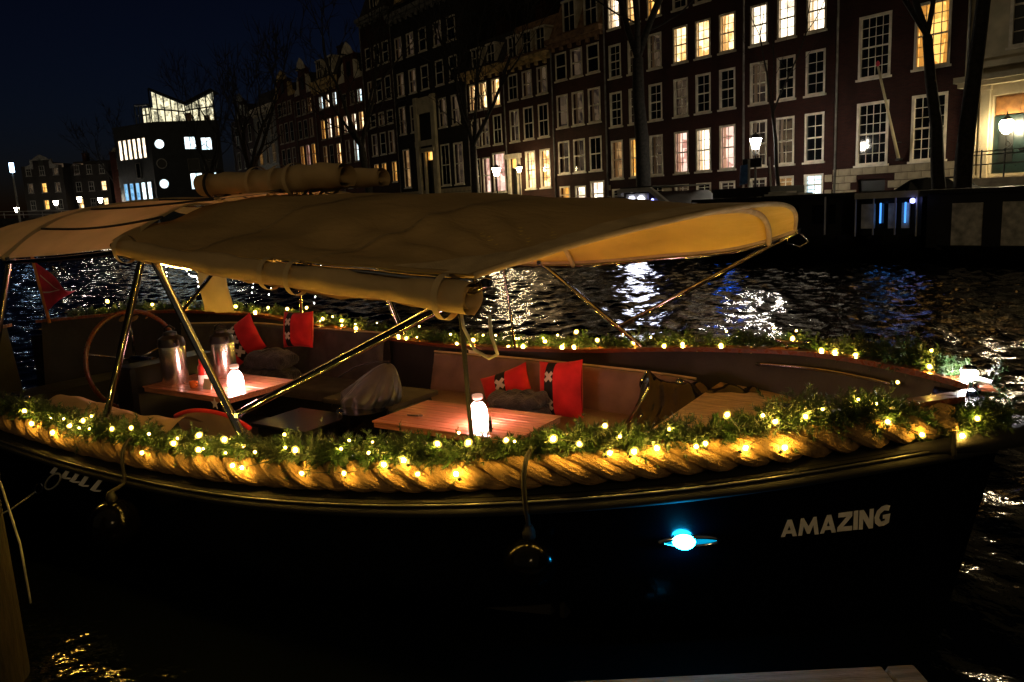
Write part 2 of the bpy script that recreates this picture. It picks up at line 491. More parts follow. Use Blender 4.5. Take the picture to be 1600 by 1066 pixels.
def wall_openings(mb, W, H, ops, depth=.36):
    xs = sorted({0, W, *[a for o in ops for a in (o[0], o[1])]}); zs = sorted({0, H, *[a for o in ops for a in (o[2], o[3])]})
    def hole(x, z): return any(o[0] < x < o[1] and o[2] < z < o[3] for o in ops)
    for i in range(len(xs) - 1):
        for j in range(len(zs) - 1):
            if xs[i + 1] - xs[i] < 1e-6 or zs[j + 1] - zs[j] < 1e-6: continue
            if not hole((xs[i] + xs[i + 1]) / 2, (zs[j] + zs[j + 1]) / 2):
                mb.quad((xs[i], 0, zs[j]), (xs[i + 1], 0, zs[j]), (xs[i + 1], 0, zs[j + 1]), (xs[i], 0, zs[j + 1]))
    for x0, x1, z0, z1 in ops:
        mb.quad((x0, 0, z0), (x0, depth, z0), (x0, depth, z1), (x0, 0, z1)); mb.quad((x1, depth, z0), (x1, 0, z0), (x1, 0, z1), (x1, depth, z1))
        mb.quad((x0, 0, z1), (x0, depth, z1), (x1, depth, z1), (x1, 0, z1)); mb.quad((x0, depth, z0), (x0, 0, z0), (x1, 0, z0), (x1, depth, z0))

def house(name, label, s0, s1, ztop, wall="brick_dark", wins=(), base=None, cornice=None, d=38.0, depth=11.0, origin=None, rz=None, cmat="white_paint", extra_ops=(), roof=None, z0=STREET, cat="house", group="canal houses along the far bank"):
    """wins: (s centre, width, z bottom, z top, dict). all z above the water"""
    org = Q(s0, d, z0) if origin is None else Vector(origin)
    h = empty(name, org, RZ if rz is None else rz, label, cat, group)
    W, H = s1 - s0, ztop - z0
    ops = [(w[0] - s0 - w[1] / 2, w[0] - s0 + w[1] / 2, w[2] - z0, w[3] - z0) for w in wins] + [(o[0] - s0, o[1] - s0, o[2] - z0, o[3] - z0) for o in extra_ops]
    mb = MB(); wall_openings(mb, W, H, ops)
    mb.quad((0, depth, 0), (0, 0, 0), (0, 0, H), (0, depth, H)); mb.quad((W, 0, 0), (W, depth, 0), (W, depth, H), (W, 0, H))
    mb.quad((W, depth, 0), (0, depth, 0), (0, depth, H), (W, depth, H)); mb.quad((0, 0, H), (W, 0, H), (W, depth, H), (0, depth, H))
    mb.obj("wall", M[wall], h)
    for w in wins:
        window(h, w[0] - s0, w[2] - z0, w[1], w[3] - w[2], **w[4])
    if base:   # stone plinth, laid as blocks around the basement openings
        zb, bm = base; sops = [o for o in ops if o[2] < zb - z0]
        rows = max(2, int((zb - z0) / .34)); rh = (zb - z0) / rows
        blk = {}
        for r in range(rows):
            x = 0.02 + (-.32 if r % 2 else 0)
            while x < W - .15:
                bw = min(.64, W - .02 - x)
                lo, hi = max(.02, x + .012), x + bw - .012; za, zb2 = r * rh + .012, (r + 1) * rh - .012
                if not any(lo < o[1] + .05 and hi > o[0] - .05 and za < o[3] + .02 and zb2 > o[2] - .12 for o in sops):
                    key = (round(hi - lo, 3), round(zb2 - za, 3), bm)
                    if key not in blk:
                        m2 = MB(); m2.box2((0, -.05, 0), (key[0], -.002, key[1])); blk[key] = m2.mesh("stone_block", M[bm])
                    link("stone_block", blk[key], h, (lo, random.uniform(-.006, .006), za))
                x += .64
    if cornice:
        zc, hc = cornice; m2 = MB()
        m2.box2((-.02, -.30, zc - z0), (W + .02, .05, zc - z0 + hc * .45)); m2.box2((-.1, -.48, zc - z0 + hc * .45 + .002), (W + .1, .05, zc - z0 + hc))
        k = int(W / .9)
        for i in range(k): m2.box2(((i + .5) * W / k - .09, -.27, zc - z0 - .28), ((i + .5) * W / k + .09, -.003, zc - z0 - .003))
        m2.obj("cornice", M[cmat], h)
    if roof: roof(h, W, H)
    if W > 4.5 and d > 1:
        m2 = MB(); m2.tube([(.13, -.07, .1), (.13, -.07, H - .9), (.22, -.12, H - .5)], .055, 8); m2.obj("drainpipe", M["grey_paint"], h, smooth=True)
    return h

def mansard(hh=3.2, back=2.4, mat="roof_tile", dormers=(), dlight=None, dw=1.1, dh=1.7, ridge=True):
    def f(h, W, H):
        mb = MB(); a = [(0, .1, H + .003), (W, .1, H + .003), (W, back, H + hh), (0, back, H + hh)]
        mb.quad(*a); mb.quad((0, back, H + hh), (W, back, H + hh), (W, 9, H + hh), (0, 9, H + hh))
        mb.add([(0, .1, H), (0, back, H + hh), (0, 9, H + hh), (0, 9, H)], [(0, 1, 2, 3)]); mb.add([(W, .1, H), (W, back, H + hh), (W, 9, H + hh), (W, 9, H)], [(3, 2, 1, 0)])
        r = mb.obj("roof", M[mat], h)
        for i, x in enumerate(dormers):
            m2 = MB(); z = H + .35
            m2.box2((x - dw / 2 - .12, .12, z), (x - dw / 2, 2.2, z + dh)); m2.box2((x + dw / 2, .12, z), (x + dw / 2 + .12, 2.2, z + dh))
            m2.box2((x - dw / 2 - .2, .05, z + dh + .002), (x + dw / 2 + .2, 2.3, z + dh + .14))
            dm = m2.obj("dormer", M["white_paint"], r)
            m3 = MB(); m3.box2((x - dw / 2 + .002, .2, z), (x + dw / 2 - .002, .24, z + dh)); m3.obj("pane", M[dlight] if dlight else M["dark_glass"], r)
            m4 = MB(); m4.box2((x - .025, .15, z), (x + .025, .198, z + dh)); m4.box2((x - dw / 2, .15, z + dh * .5 - .03), (x - .027, .198, z + dh * .5 + .03)); m4.box2((x + .027, .15, z + dh * .5 - .03), (x + dw / 2, .198, z + dh * .5 + .03)); m4.obj("glazing_bars", M["white_paint"], r)
        chimney(h, W, H + hh - .2)
    return f

def chimney(h, W, z, x=None):
    mb = MB(); x = W * .12 + .4 if x is None else x
    mb.box2((x - .4, 3, z), (x + .4, 4, z + 1.7)); mb.box2((x - .48, 2.92, z + 1.702), (x + .48, 4.08, z + 1.85))
    for k in (-.2, .2): mb.lathe([(.11, 0), (.09, .4)], 8, (x + k, 3.5, z + 1.851))
    mb.obj("chimney", M["brick_brown"], h)

def neck_gable(nw=2.2, nh=3.4, mat="brick_dark", trim="white_paint", xc=None, hatch=True):
    def f(h, W, H):
        c = W / 2 if xc is None else xc
        mb = MB(); P = [(c - nw / 2, H), (c + nw / 2, H), (c + nw / 2, H + nh * .8), (c, H + nh), (c - nw / 2, H + nh * .8)]
        mb.prism(P, lambda x, z, t: (x, t, z), .02, .5); g = mb.obj("neck_gable", M[mat], h)
        m2 = MB()
        for sg in (-1, 1):   # scrolls
            pr = [(c + sg * (nw / 2 + .002), H), (c + sg * (nw / 2 + 1.5), H), (c + sg * (nw / 2 + 1.15), H + .55), (c + sg * (nw / 2 + .55), H + .75), (c + sg * (nw / 2 + .4), H + 1.7), (c + sg * (nw / 2 + .002), H + nh * .62)]
            if sg < 0: pr = pr[::-1]
            m2.prism(pr, lambda x, z, t: (x, t, z), -.06, .4)
        pr = [(c - nw / 2 - .25, H + nh * .8 + .01), (c + nw / 2 + .25, H + nh * .8 + .01), (c + nw / 2 * .7, H + nh + .15), (c, H + nh + .65), (c - nw / 2 * .7, H + nh + .15)]
        m2.prism(pr, lambda x, z, t: (x, t, z), -.12, -.02)
        m2.obj("gable_scroll", M[trim], h)
        if hatch:
            m3 = MB(); m3.box2((c - .45, -.03, H + .5), (c + .45, .015, H + 1.9)); m3.obj("hoist_hatch", M["dark_paint"], h)
            m4 = MB(); m4.box2((c - .08, -.9, H + nh * .78), (c + .08, .0, H + nh * .78 + .14)); m4.obj("hoist_beam", M["dark_paint"], h)
        m5 = MB(); m5.add([(0, .5, H), (W, .5, H), (W / 2, .5, H + nh * .75), (0, 10, H), (W, 10, H), (W / 2, 10, H + nh * .75)], [(0, 2, 5, 3), (1, 4, 5, 2), (0, 1, 2), (3, 5, 4)])
        m5.obj("roof", M["roof_tile"], h)
    return f

def wd(nx=2, ny=2, **k): return dict(nx=nx, ny=ny, **k)

# --- house A, two fronts with large sash windows
R1, R2, R3, R4 = (3.78, 6.29), (7.2, 9.42), (10.34, 12.43), (13.42, 15.35)
def rows(cols, w, spec):
    out = []
    for (za, zb), lights in spec:
        for c, l in zip(cols, lights):
            kw = dict(l) if isinstance(l, dict) else (wd(light=l, single=True) if l else wd(single=True))
            if l is None and not isinstance(l, dict): kw = wd(single=True)
            out.append((c, w, za, zb, kw))
    return out
W_, WC = dict(nx=2, ny=2, single=True), dict(nx=2, ny=2, single=True, curtain=True)
cA2 = (-26.77, -25.07, -23.34)
house("canal_house", "dark brick house with three lit top windows behind the crown lantern", -27.83, -22.27, 17.2, "brick_dark",
      rows(cA2, 1.12, [(R1, [W_, W_, W_]), (R2, [W_, W_, W_]), (R3, [dict(W_, light="room_white"), dict(W_, light="room_white"), dict(WC, light="room_white")]), (R4, [W_, W_, W_]),
                       ((2.05, 3.15), [dict(W_), dict(W_, light="room_dim"), dict(W_, light="room_cool")])]), base=(3.45, "stone"), cornice=(16.3, .9))
cA1 = (-37.85, -36.1, -34.35, -32.3, -30.6, -28.87)
house("canal_house", "wide brick house with pink lit parlour windows beside the bare tree trunk", -38.88, -27.85, 17.6, "brick_dark",
      rows(cA1, 1.12, [(R1, [dict(WC, light="room_dim"), dict(W_, light="room_amber"), W_, dict(WC, light="room_pink"), dict(WC, light="room_white"), dict(WC, light="room_pink")]),
                       (R2, [W_] * 6), (R3, [W_, W_, W_, dict(W_, light="room_warm"), dict(W_, light="room_warm"), dict(WC, light="room_warm")]),
                       (R4, [dict(WC, light="room_white"), dict(W_, light="room_warm"), dict(W_, light="room_amber"), W_, W_, W_]),
                       ((2.15, 3.1), [W_, W_, W_, W_, W_, W_])]), base=(3.4, "stone"), cornice=(16.7, .9))
# --- house C, broad windows of many panes
WB = dict(nx=4, ny=3, single=True)
hC = house("canal_house", "near black house with wide many-paned windows and a slanting flagpole", -22.24, -16.06, 18.5, "brick_dark",
      [(-20.22, 1.62, 3.4, 6.42, WB), (-17.52, 1.62, 3.4, 6.42, WB), (-20.22, 1.62, 7.56, 10.5, WB), (-17.52, 1.62, 7.6, 10.5, dict(WB, light="room_amber", curtain=True)), (-20.22, 1.62, 11.7, 14.3, WB), (-17.52, 1.62, 11.7, 14.3, WB)],
      base=(3.3, "stone"), cornice=(17.5, 1.0), extra_ops=[(-20.9, -19.5, 1.9, 2.7)])
mb = MB(); mb.box2((1.34, .2, .76), (2.74, .25, 1.54)); mb.obj("cellar_hatch", M["dark_paint"], hC)
# --- house D, pale stone entrance
hD = house("stone_house", "pale stone house with columned entrance lit by a lantern", -16.04, -4.0, 19.0, "cream_paint",
      [(-12.9, 2.9, 7.85, 11.3, dict(nx=6, ny=3, single=True)), (-8.6, 2.4, 7.85, 11.3, WB), (-8.8, 2.2, 3.6, 6.4, WB)], cornice=(17.9, 1.1), extra_ops=[(-14.84, -12.6, 2.6, 5.95)], base=(2.5, "stone"))
x0 = 16.04
def D_(s): return s + x0
mb = MB(); zz = -STREET
mb.box2((D_(-14.83), .22, 2.62 + zz), (D_(-12.61), .3, 5.08 + zz)); dd = mb.obj("door", M["green_door"], hD)
for sx in (-14.3, -13.2):
    m2 = MB(); pr = [(D_(sx) + .28 * math.cos(t) , 4.45 + zz + .28 * math.sin(t)) for t in np.linspace(0, math.pi, 10)] + [(D_(sx) - .28, 3.1 + zz), (D_(sx) + .28, 3.1 + zz)]
    m2.prism(pr, lambda x, z, t: (x, t, z), .18, .219); m2.obj("door_panel", M["dark_paint"], dd)
m2 = MB(); m2.box2((D_(-13.78), .16, 3.55 + zz), (D_(-13.6), .2, 3.62 + zz)); m2.obj("letter_plate", M["chrome"], dd)
mb = MB(); mb.box2((D_(-14.78), .2, 5.12 + zz), (D_(-12.66), .26, 5.92 + zz)); tp = mb.obj("transom_panel", M["oak_door"], hD)
m2 = MB()
for a in (-14.7, -13.66): m2.box2((D_(a), .17, 5.22 + zz), (D_(a + .9), .198, 5.82 + zz))
m2.obj("carved_panel", M["oak_door"], tp)
for a in (-15.75, -15.28, -12.55):
    m2 = MB(); m2.box2((D_(a), -.14, 2.6 + zz), (D_(a + .36), -.003, 6.2 + zz)); m2.box2((D_(a - .05), -.2, 2.45 + zz), (D_(a + .41), -.003, 2.597 + zz)); m2.box2((D_(a - .06), -.22, 6.203 + zz), (D_(a + .42), -.003, 6.4 + zz)); m2.obj("pilaster", M["cream_paint"], hD)
m2 = MB(); m2.box2((D_(-16.1), -.55, 6.402 + zz), (D_(-11.6), -.004, 6.6 + zz)); m2.box2((D_(-16.2), -.75, 6.603 + zz), (D_(-11.4), -.004, 6.85 + zz)); m2.obj("portal_hood", M["cream_paint"], hD)
m2 = MB(); m2.box2((D_(-15.6), -.28, 7.15 + zz), (D_(-11), -.004, 7.42 + zz)); m2.obj("string_course", M["cream_paint"], hD)
m2 = MB(); m2.box2((D_(-15.6), -1.5, 0), (D_(-11), -.06, 2.42 + zz)); st = m2.obj("stoop", M["stone"], hD)
for k in range(5):
    m3 = MB(); m3.box2((D_(-15.62 - .3 * (k + 1)), -1.5, 0), (D_(-15.62 - .3 * k) - .004, -.06, 2.42 + zz - .24 * (k + 1))); m3.obj("step", M["stone"], st)
rl = MB()
for zz2 in (3.0, 3.4, 3.55): rl.tube([(D_(-15.5), -1.45, zz2 + zz), (D_(-11), -1.45, zz2 + zz)], .028, 6)
for k in range(6): rl.tube([(D_(-15.5 + k * .9), -1.45, 2.42 + zz), (D_(-15.5 + k * .9), -1.45, 3.62 + zz)], .035, 6)
rl.tube([(D_(-15.5), -1.45, 3.55 + zz), (D_(-15.5), -.1, 3.75 + zz)], .025, 6)
rl.obj("railing", M["iron"], hD)

# --- house B
WS = dict(nx=1, ny=1, dp=.05)
WX = dict(nx=2, ny=1, dp=.05)
cB = (-43.25, -41.6, -39.92)
def roofB(h, W, H):
    mansard(2.6, 1.2, "roof_tan", (2.0, 4.2), None, 1.1, 1.9)(h, W, H)
pmat("roof_tan", (.26, .15, .075), .8, var=.35, scale=3, bump=.3, bscale=10)
house("canal_house", "brown brick house with lit basement and arched dormers on tan roof", -44.38, -38.9, 13.9, "brick_brown",
      [(c, 1.22, a, b, dict(WX if k == 0 else WS)) for k, (a, b) in enumerate([(4.45, 6.76), (7.72, 10.0), (11.0, 12.9)]) for c in cB] +
      [(-43.3, 1.15, 2.3, 3.55, dict(WX, light="room_amber", curtain=True)), (-41.6, 1.15, 2.1, 3.5, dict(WX, light="room_white")), (-39.87, 1.42, 2.0, 3.75, dict(WX, light="room_white"))],
      cornice=(13.3, .6), roof=roofB, cmat="roof_tan")
# --- house E
cE = (-48.95, -47.2, -45.42)
hE = house("canal_house", "brick house with white door surround and two tall glowing shop windows", -50.2, -44.4, 13.3, "brick_brown",
      [(c, 1.2, a, b, dict(WX)) for (a, b) in [(7.28, 9.68), (10.4, 12.33)] for c in cE] + [(c, 1.22, 3.57, 6.4, dict(nx=2, ny=2, light="room_warm", bars="dark_paint")) for c in cE[1:]],
      cornice=(12.75, .5), extra_ops=[(-49.7, -48.7, 2.4, 6.0)], roof=mansard(2.8, 1.4, "roof_tan", (1.2, 3.0, 4.6), None, .9, 1.4), cmat="uplit_carving")
def portal(h, sx, w, z0, z1, s0, door="dark_paint", mat="white_paint"):
    m2 = MB(); x = sx - s0
    for sg in (-1, 1): m2.box2((x + sg * (w / 2 + .12) - .16, -.18, z0 - STREET), (x + sg * (w / 2 + .12) + .16, -.003, z1 - STREET))
    m2.box2((x - w / 2 - .45, -.36, z1 - STREET + .002), (x + w / 2 + .45, -.003, z1 - STREET + .35)); m2.obj("door_surround", M[mat], h)
    m3 = MB(); m3.box2((x - w / 2, .2, z0 - STREET), (x + w / 2, .26, z1 - .75 - STREET)); d_ = m3.obj("door", M[door], h)
    m4 = MB(); m4.lathe([(.03, 0), (.045, .04), (.03, .08)], 8, (x + w * .35, .15, z0 - STREET + 1.2)); m4.obj("knob", M["chrome"], d_)
    m5 = MB(); m5.box2((x - w / 2, .2, z1 - .7 - STREET), (x + w / 2, .24, z1 - STREET - .004)); m5.obj("fanlight", M["room_amber"], h)
portal(hE, -49.2, 1.0, 2.4, 6.0, -50.2)
# --- house E2
hE2 = house("canal_house", "dark shopfront house with bright doorway and three lit upper windows", -55.4, -50.22, 13.4, "brick_dark",
      [(c, 1.15, 10.25, 12.4, dict(WX, light="room_warm", curtain=True)) for c in (-54.35, -52.95, -51.2)] + [(c, 1.15, 7.3, 9.6, dict(WX)) for c in (-54.35, -52.95, -51.2)] +
      [(-54.4, 1.1, 3.5, 6.4, dict(WX)), (-53.0, 1.1, 3.5, 6.4, dict(WX, light="room_pink")), (-51.25, 1.75, 3.5, 6.65, dict(WX, light="room_white"))], cornice=(12.8, .6), roof=mansard(2.6, 1.5, "roof_tile", (1.5, 3.6), None, .9, 1.3), cmat="uplit_carving")
# --- house F, tall with a yellow lit entrance bay
hF = house("canal_house", "tall black brick mansion with yellow lit entrance bay", -67.6, -55.42, 21.2, "brick_black",
      [(-66.1, 1.3, 4.6, 8.2, dict(WX, light="room_dim")), (-59.2, 1.45, 4.45, 8.05, dict(WX)), (-57.1, 1.45, 4.45, 8.0, dict(WX)),
       (-66.3, 1.25, 9.6, 12.15, WS), (-64.2, 1.2, 9.6, 12.05, WS), (-59.2, 1.3, 9.5, 12.0, WX), (-57.1, 1.3, 9.5, 12.0, WX)] +
      [(c, 1.3, a, b, WS) for (a, b) in [(13.1, 15.2), (16.4, 18.4)] for c in (-66.2, -64.0, -61.8, -59.3, -57.1)], cornice=(19.9, .7), base=(4.2, "stone"), extra_ops=[(-62.4, -61.0, 3.2, 8.0)], cmat="grey_paint")
m2 = MB(); m2.box2((3.75, -.25, 2.0), (4.35, -.004, 11.4)); m2.box2((6.7, -.25, 2.0), (7.35, -.004, 11.4)); m2.box2((3.75, -.3, 7.0), (7.35, -.252, 7.5)); m2.box2((4.36, -.2, 9.9), (6.69, -.004, 11.3)); m2.obj("entrance_bay", M["cream_paint"], hF)
portal(hF, -61.7, 1.35, 3.2, 7.6, -67.6, "green_door", "cream_paint")
m2 = MB(); pr = [(1.6, 20.05), (10.4, 20.05), (9.6, 21.4), (6.0, 23.6), (2.4, 21.4)]; m2.prism(pr, lambda x, z, t: (x, t, z), -.35, .3); m2.obj("pediment", M["uplit_carving"], hF)
# --- house F2
house("canal_house", "narrow dark house with three small amber ground floor windows", -73.78, -67.62, 21.8, "brick_dark",
      [(c, .95, 5.3, 7.28, dict(WX, light="room_amber", curtain=True)) for c in (-72.3, -70.65, -68.55)] + [(c, 1.2, 8.1, 10.25, WS) for c in (-72.3, -70.5, -68.7)] +
      [(c, 1.2, a, b, WS) for (a, b) in [(10.9, 12.2), (13.2, 15.4), (16.6, 18.6)] for c in (-72.3, -70.5, -68.7)], cornice=(20.9, .6), roof=mansard(2.4, 1.2, "roof_tile", (3.0,)), cmat="grey_paint")
# --- far row G
pmat("trim_far", (.40, .34, .24), .6, var=.2, scale=2.5)
def gh(label, s0, s1, cols, spec, ztop, roof, wall="brick_red", cornice=None, cmat="white_paint"):
    w = []
    for (a, b), ls in spec:
        for c, l in zip(cols, ls): w.append((c, 1.1, a, b, dict(WX, light=l, frame="trim_far") if l else dict(WX, frame="trim_far", bars="grey_paint")))
    return house("canal_house", label, s0, s1, ztop, wall, w, roof=roof, cornice=cornice, cmat=cmat)
gh("red brick house with tall neck gable and brilliant white middle floor", -80.0, -73.8, (-78.5, -76.5, -74.8),
   [((5.2, 7.0), ["room_warm", "room_white", "room_amber"]), ((7.9, 10.3), [None, "room_cool", None]), ((11.0, 12.85), ["room_white", "room_white", "room_warm"]), ((13.75, 15.1), [None, None, "room_cool"])], 16.2, neck_gable(2.4, 3.2, "brick_red"))
gh("red brick house with two floors of lit windows and carved tan frieze", -86.2, -80.02, (-84.4, -82.7, -80.8),
   [((5.4, 7.0), ["room_warm", "room_amber", "room_warm"]), ((7.9, 10.2), ["room_dim", None, "room_warm"]), ((10.9, 13.1), ["room_amber", "room_white", "room_warm"]), ((14.2, 15.65), ["room_cool", "room_white", "room_cool"])], 17.4, mansard(2.4, 1.2, "roof_tile", (1.6, 4.4)), cornice=(16.2, 1.1), cmat="uplit_carving")
gh("brick house with pale bell-topped neck gable and reddish lit parlour", -92.2, -86.22, (-91.0, -89.3, -87.6),
   [((5.6, 7.4), ["room_amber", "room_amber", "room_amber"]), ((8.4, 10.8), ["room_amber", "room_pink", "room_amber"]), ((11.6, 13.7), [None] * 3), ((14.3, 16.0), [None, None, "room_dim"])], 16.6, neck_gable(2.2, 3.4, "brick_red"))
gh("unlit red brick house under a broad carved pale gable", -98.6, -92.22, (-97.0, -95.3, -93.6),
   [((5.8, 7.6), ["room_amber", "room_amber", "room_amber"]), ((8.4, 10.9), [None] * 3), ((11.6, 14.0), [None] * 3), ((14.9, 16.5), [None] * 3)], 17.0, neck_gable(3.4, 2.6, "brick_red", "uplit_carving"))
gh("pale fronted house seen between the bare branches beyond the row", -106.5, -98.62, (-105.0, -102.6, -100.2),
   [((6.0, 8.6), ["room_white", None, "room_amber"]), ((9.6, 12.0), ["room_amber", None, "room_dim"]), ((13.0, 15.4), [None] * 3)], 16.8, mansard(2.2, 1.2), wall="grey_paint", cornice=(16.1, .8))
gh("last dark house at the far end of the row", -116, -106.52, (-114, -111.3, -108.6),
   [((6.0, 8.6), ["room_white", "room_white", None]), ((9.6, 12.0), [None] * 3), ((13.0, 15.4), [None] * 3)], 16.4, neck_gable(2.4, 2.8, "brick_dark", "grey_paint"), wall="brick_dark")

# ---- modern corner block with folded glass penthouse
mod = empty("corner_block", (-54.9, 124, STREET), 0, "modern dark block topped by a folded glowing glass penthouse", "building")
GZ = 4.2   # the ground slopes up to the bridge head here
def face_pts(ang):
    c, s_ = math.cos(ang), math.sin(ang)
    return lambda x, y, z: (x * c - y * s_, x * s_ + y * c, z)
fR = face_pts(math.radians(8)); fL = face_pts(math.radians(150))
mb = MB()
hgt = 16.6; lr, ll = 10.5, 9.0
c0 = (0, 0); c1 = fR(lr, 0, 0)[:2]; c2 = fL(ll, 0, 0)[:2]; c3 = (c1[0] + c2[0], c1[1] + c2[1])
P4 = [c0, c1, c3, c2]
mb.prism(P4, lambda x, y, t: (x, y, t), 0, hgt); mb.obj("wall", M["modern_clad"], mod)
mb = MB(); P5 = [(p[0] * 1.02 - .0, p[1] * 1.01 - .05) for p in P4]; mb.prism(P5, lambda x, y, t: (x, y, t), hgt + .003, hgt + .3); mb.obj("parapet", M["modern_clad"], mod)
def modwin(face, x0, x1, z0, z1, light, bars=0, sgn=-1):
    m2 = MB(); t = .1; y = sgn * .02
    def bx(m, a, b2):
        pts = [face(x, yy, z) for x in (a[0], b2[0]) for yy in (a[1], b2[1]) for z in (a[2], b2[2])]
        m.add(pts, [(0, 1, 3, 2), (4, 6, 7, 5), (0, 4, 5, 1), (2, 3, 7, 6), (0, 2, 6, 4), (1, 5, 7, 3)])
    bx(m2, (x0, sgn * .12, z0), (x0 + t, 0, z1)); bx(m2, (x1 - t, sgn * .12, z0), (x1, 0, z1)); bx(m2, (x0 + t, sgn * .12, z0), (x1 - t, 0, z0 + t)); bx(m2, (x0 + t, sgn * .12, z1 - t), (x1 - t, 0, z1))
    for k in range(1, bars + 1):
        xx = x0 + (x1 - x0) * k / (bars + 1); bx(m2, (xx - .05, sgn * .1, z0 + t), (xx + .05, 0, z1 - t))
    w = m2.obj("window", M["grey_paint"], mod)
    m3 = MB(); bx(m3, (x0 + t, sgn * .05, z0 + t), (x1 - t, sgn * .01, z1 - t)); m3.obj("pane", M[light], w)
fLm = lambda x, y, z: fL(x, -y, z)
for k in range(6): modwin(fLm, 1.1 + k * 1.2, 2.0 + k * 1.2, 11.6, 14.8, "room_white")
modwin(fLm, 3.2, 4.3, 8.6, 11.0, "dark_glass")
for k in range(5): modwin(fLm, .9 + k * 1.5, 2.0 + k * 1.5, 5.2, 8.0, "room_cool" if k < 2 else "room_blue")
for k in range(3): modwin(fLm, 1.2 + k * 2.2, 2.6 + k * 2.2, 1.6, 4.4, "dark_glass")
modwin(fR, 5.0, 6.8, 12.6, 14.6, "room_cool", 1); modwin(fR, 7.5, 9.2, 12.4, 14.4, "room_cool", 1)
modwin(fR, 5.2, 7.0, 9.3, 11.2, "dark_glass"); modwin(fR, 7.6, 9.2, 9.3, 11.0, "dark_glass")
modwin(fR, 5.3, 7.2, 6.4, 9.0, "room_cool", 1); modwin(fR, 7.7, 9.4, 6.4, 9.0, "room_cool", 1)
modwin(fR, 1.2, 5.2, 3.2, 5.2, "room_blue", 3)
for zz, em_ in ((13.6, "lit"), (10.6, "dark_glass"), (7.5, "lit")):
    m2 = MB(); n = 16
    def rp(j, r, y, zz=zz): t = 2 * math.pi * j / n; return fR(1.3 + r * math.cos(t), y, zz + r * math.sin(t))
    V = [rp(j, .80, -.03) for j in range(n)] + [rp(j, .80, -.12) for j in range(n)] + [rp(j, .68, -.12) for j in range(n)] + [rp(j, .68, -.03) for j in range(n)]
    m2.add(V, [(a * n + j, a * n + (j + 1) % n, (a + 1) * n + (j + 1) % n, (a + 1) * n + j) for a in range(3) for j in range(n)]); w = m2.obj("round_window", M["boat_white"], mod)
    m3 = MB(); m3.add([rp(j, .68, -.05) for j in range(n)], [tuple(range(n))]); m3.obj("pane", M["room_cool" if em_ != "dark_glass" else em_], w)
# glass penthouse: three folded bays
def glass_bay(pa, pb, za, zb, zm):
    m2 = MB(); A, B_ = np.array(pa, float), np.array(pb, float); z0 = hgt + .31
    m3 = MB(); m3.add([(*A, z0), (*B_, z0), (*B_, zb), (*A, za)], [(0, 1, 2, 3)]); bay = m3.obj("glass_wall", M["clear_glass"], mod)
    n = max(4, int(np.linalg.norm(B_ - A) / .9))
    for k in range(n + 1):
        p = A + (B_ - A) * k / n; zt = za + (zb - za) * k / n; m2.tube([(*p, z0), (*p, zt)], .10, 4)
    m2.tube([(*A, za), (*B_, zb)], .2, 4); m2.tube([(*A, z0), (*B_, z0)], .14, 4); m2.tube([(*A, zm), (*B_, zm + (zb - za) * .25)], .11, 4)
    m2.obj("mullion", M["dark_paint"], bay)
k0 = fL(6.0, 0, 0)[:2]; k0b = fL(1.2, 0, 0)[:2]; q0 = fR(.5, .35, 0)[:2]; q1 = fR(5.6, .35, 0)[:2]; q2 = fR(9.9, .35, 0)[:2]
glass_bay(fL(3.4, -.4, 0)[:2], fL(.1, -.5, 0)[:2], 19.8, 19.6, 18.2)
glass_bay(q0, q1, 22.0, 19.7, 19.0); glass_bay(q1, q2, 19.7, 21.7, 18.6)
mb = MB(); z0 = hgt + .33
for pa, pb, za, zb in ((fL(3.3, -1.6, 0), fL(.1, -1.7, 0), 19.5, 19.3), (fR(.6, 1.5, 0), fR(5.6, 1.5, 0), 21.7, 19.4), (fR(5.6, 1.5, 0), fR(9.8, 1.5, 0), 19.4, 21.4)):
    mb.add([(pa[0], pa[1], z0), (pb[0], pb[1], z0), (pb[0], pb[1], zb), (pa[0], pa[1], za)], [(0, 1, 2, 3)])
mb.obj("lit_room", M["room_loft"], mod)
mb = MB(); zz = hgt + 3.0; mb.add([(*q0, 22.05), (*q1, 19.75), (*fR(5.6, 6, 0)[:2], 19.9), (*fR(.5, 6, 0)[:2], 22.2), (*q2, 21.75), (*fR(9.9, 6, 0)[:2], 21.9)], [(0, 1, 2, 3), (1, 4, 5, 2)]); mb.obj("roof", M["modern_clad"], mod)
mb = MB()
for k in range(7): mb.box2((-.5 + k * 1.4, 2.2 + .3 * (k % 2), hgt + .32), (.3 + k * 1.4, 2.6 + .3 * (k % 2), hgt + 1.3 + .5 * (k % 3)))
mb.obj("furniture", M["oak_door"], mod)

# ---- distant houses at the left, beyond the bridge
def far_house(label, x0, x1, y, zt, lit, gable, rz, wall="brick_black", light="room_amber"):
    W = x1 - x0; z0 = STREET
    nc = max(2, int(W / 2.2)); wins = []
    for r in range(3):
        for c in range(nc):
            l = light if (r, c) in lit else None
            wins.append(((c + .5) * W / nc, 1.0, 6.0 + r * 3.0, 7.7 + r * 3.0, dict(WX, light=l, frame="grey_paint", bars="grey_paint") if l else dict(WX, frame="grey_paint", bars="grey_paint")))
    return house("distant_house", label, 0, W, zt, wall, wins, d=0, origin=(x0, y, z0), rz=rz, roof=gable, depth=9, group="houses beyond the bridge")
far_house("distant unlit house with round pale gable", -86, -78.5, 141, 13.2, {(0, 1), (1, 1)}, neck_gable(3.0, 1.8, "brick_black", "grey_paint"), -.05)
far_house("distant low house with one small lit upper window", -78.4, -71.5, 143, 12.4, {(0, 0), (0, 2), (1, 2)}, mansard(2.0, 1.4), -.02, light="room_warm")
far_house("distant house behind the hazy street tree", -71.3, -65.5, 146, 12.0, {(0, 1), (2, 0)}, mansard(2.2, 1.4), 0)
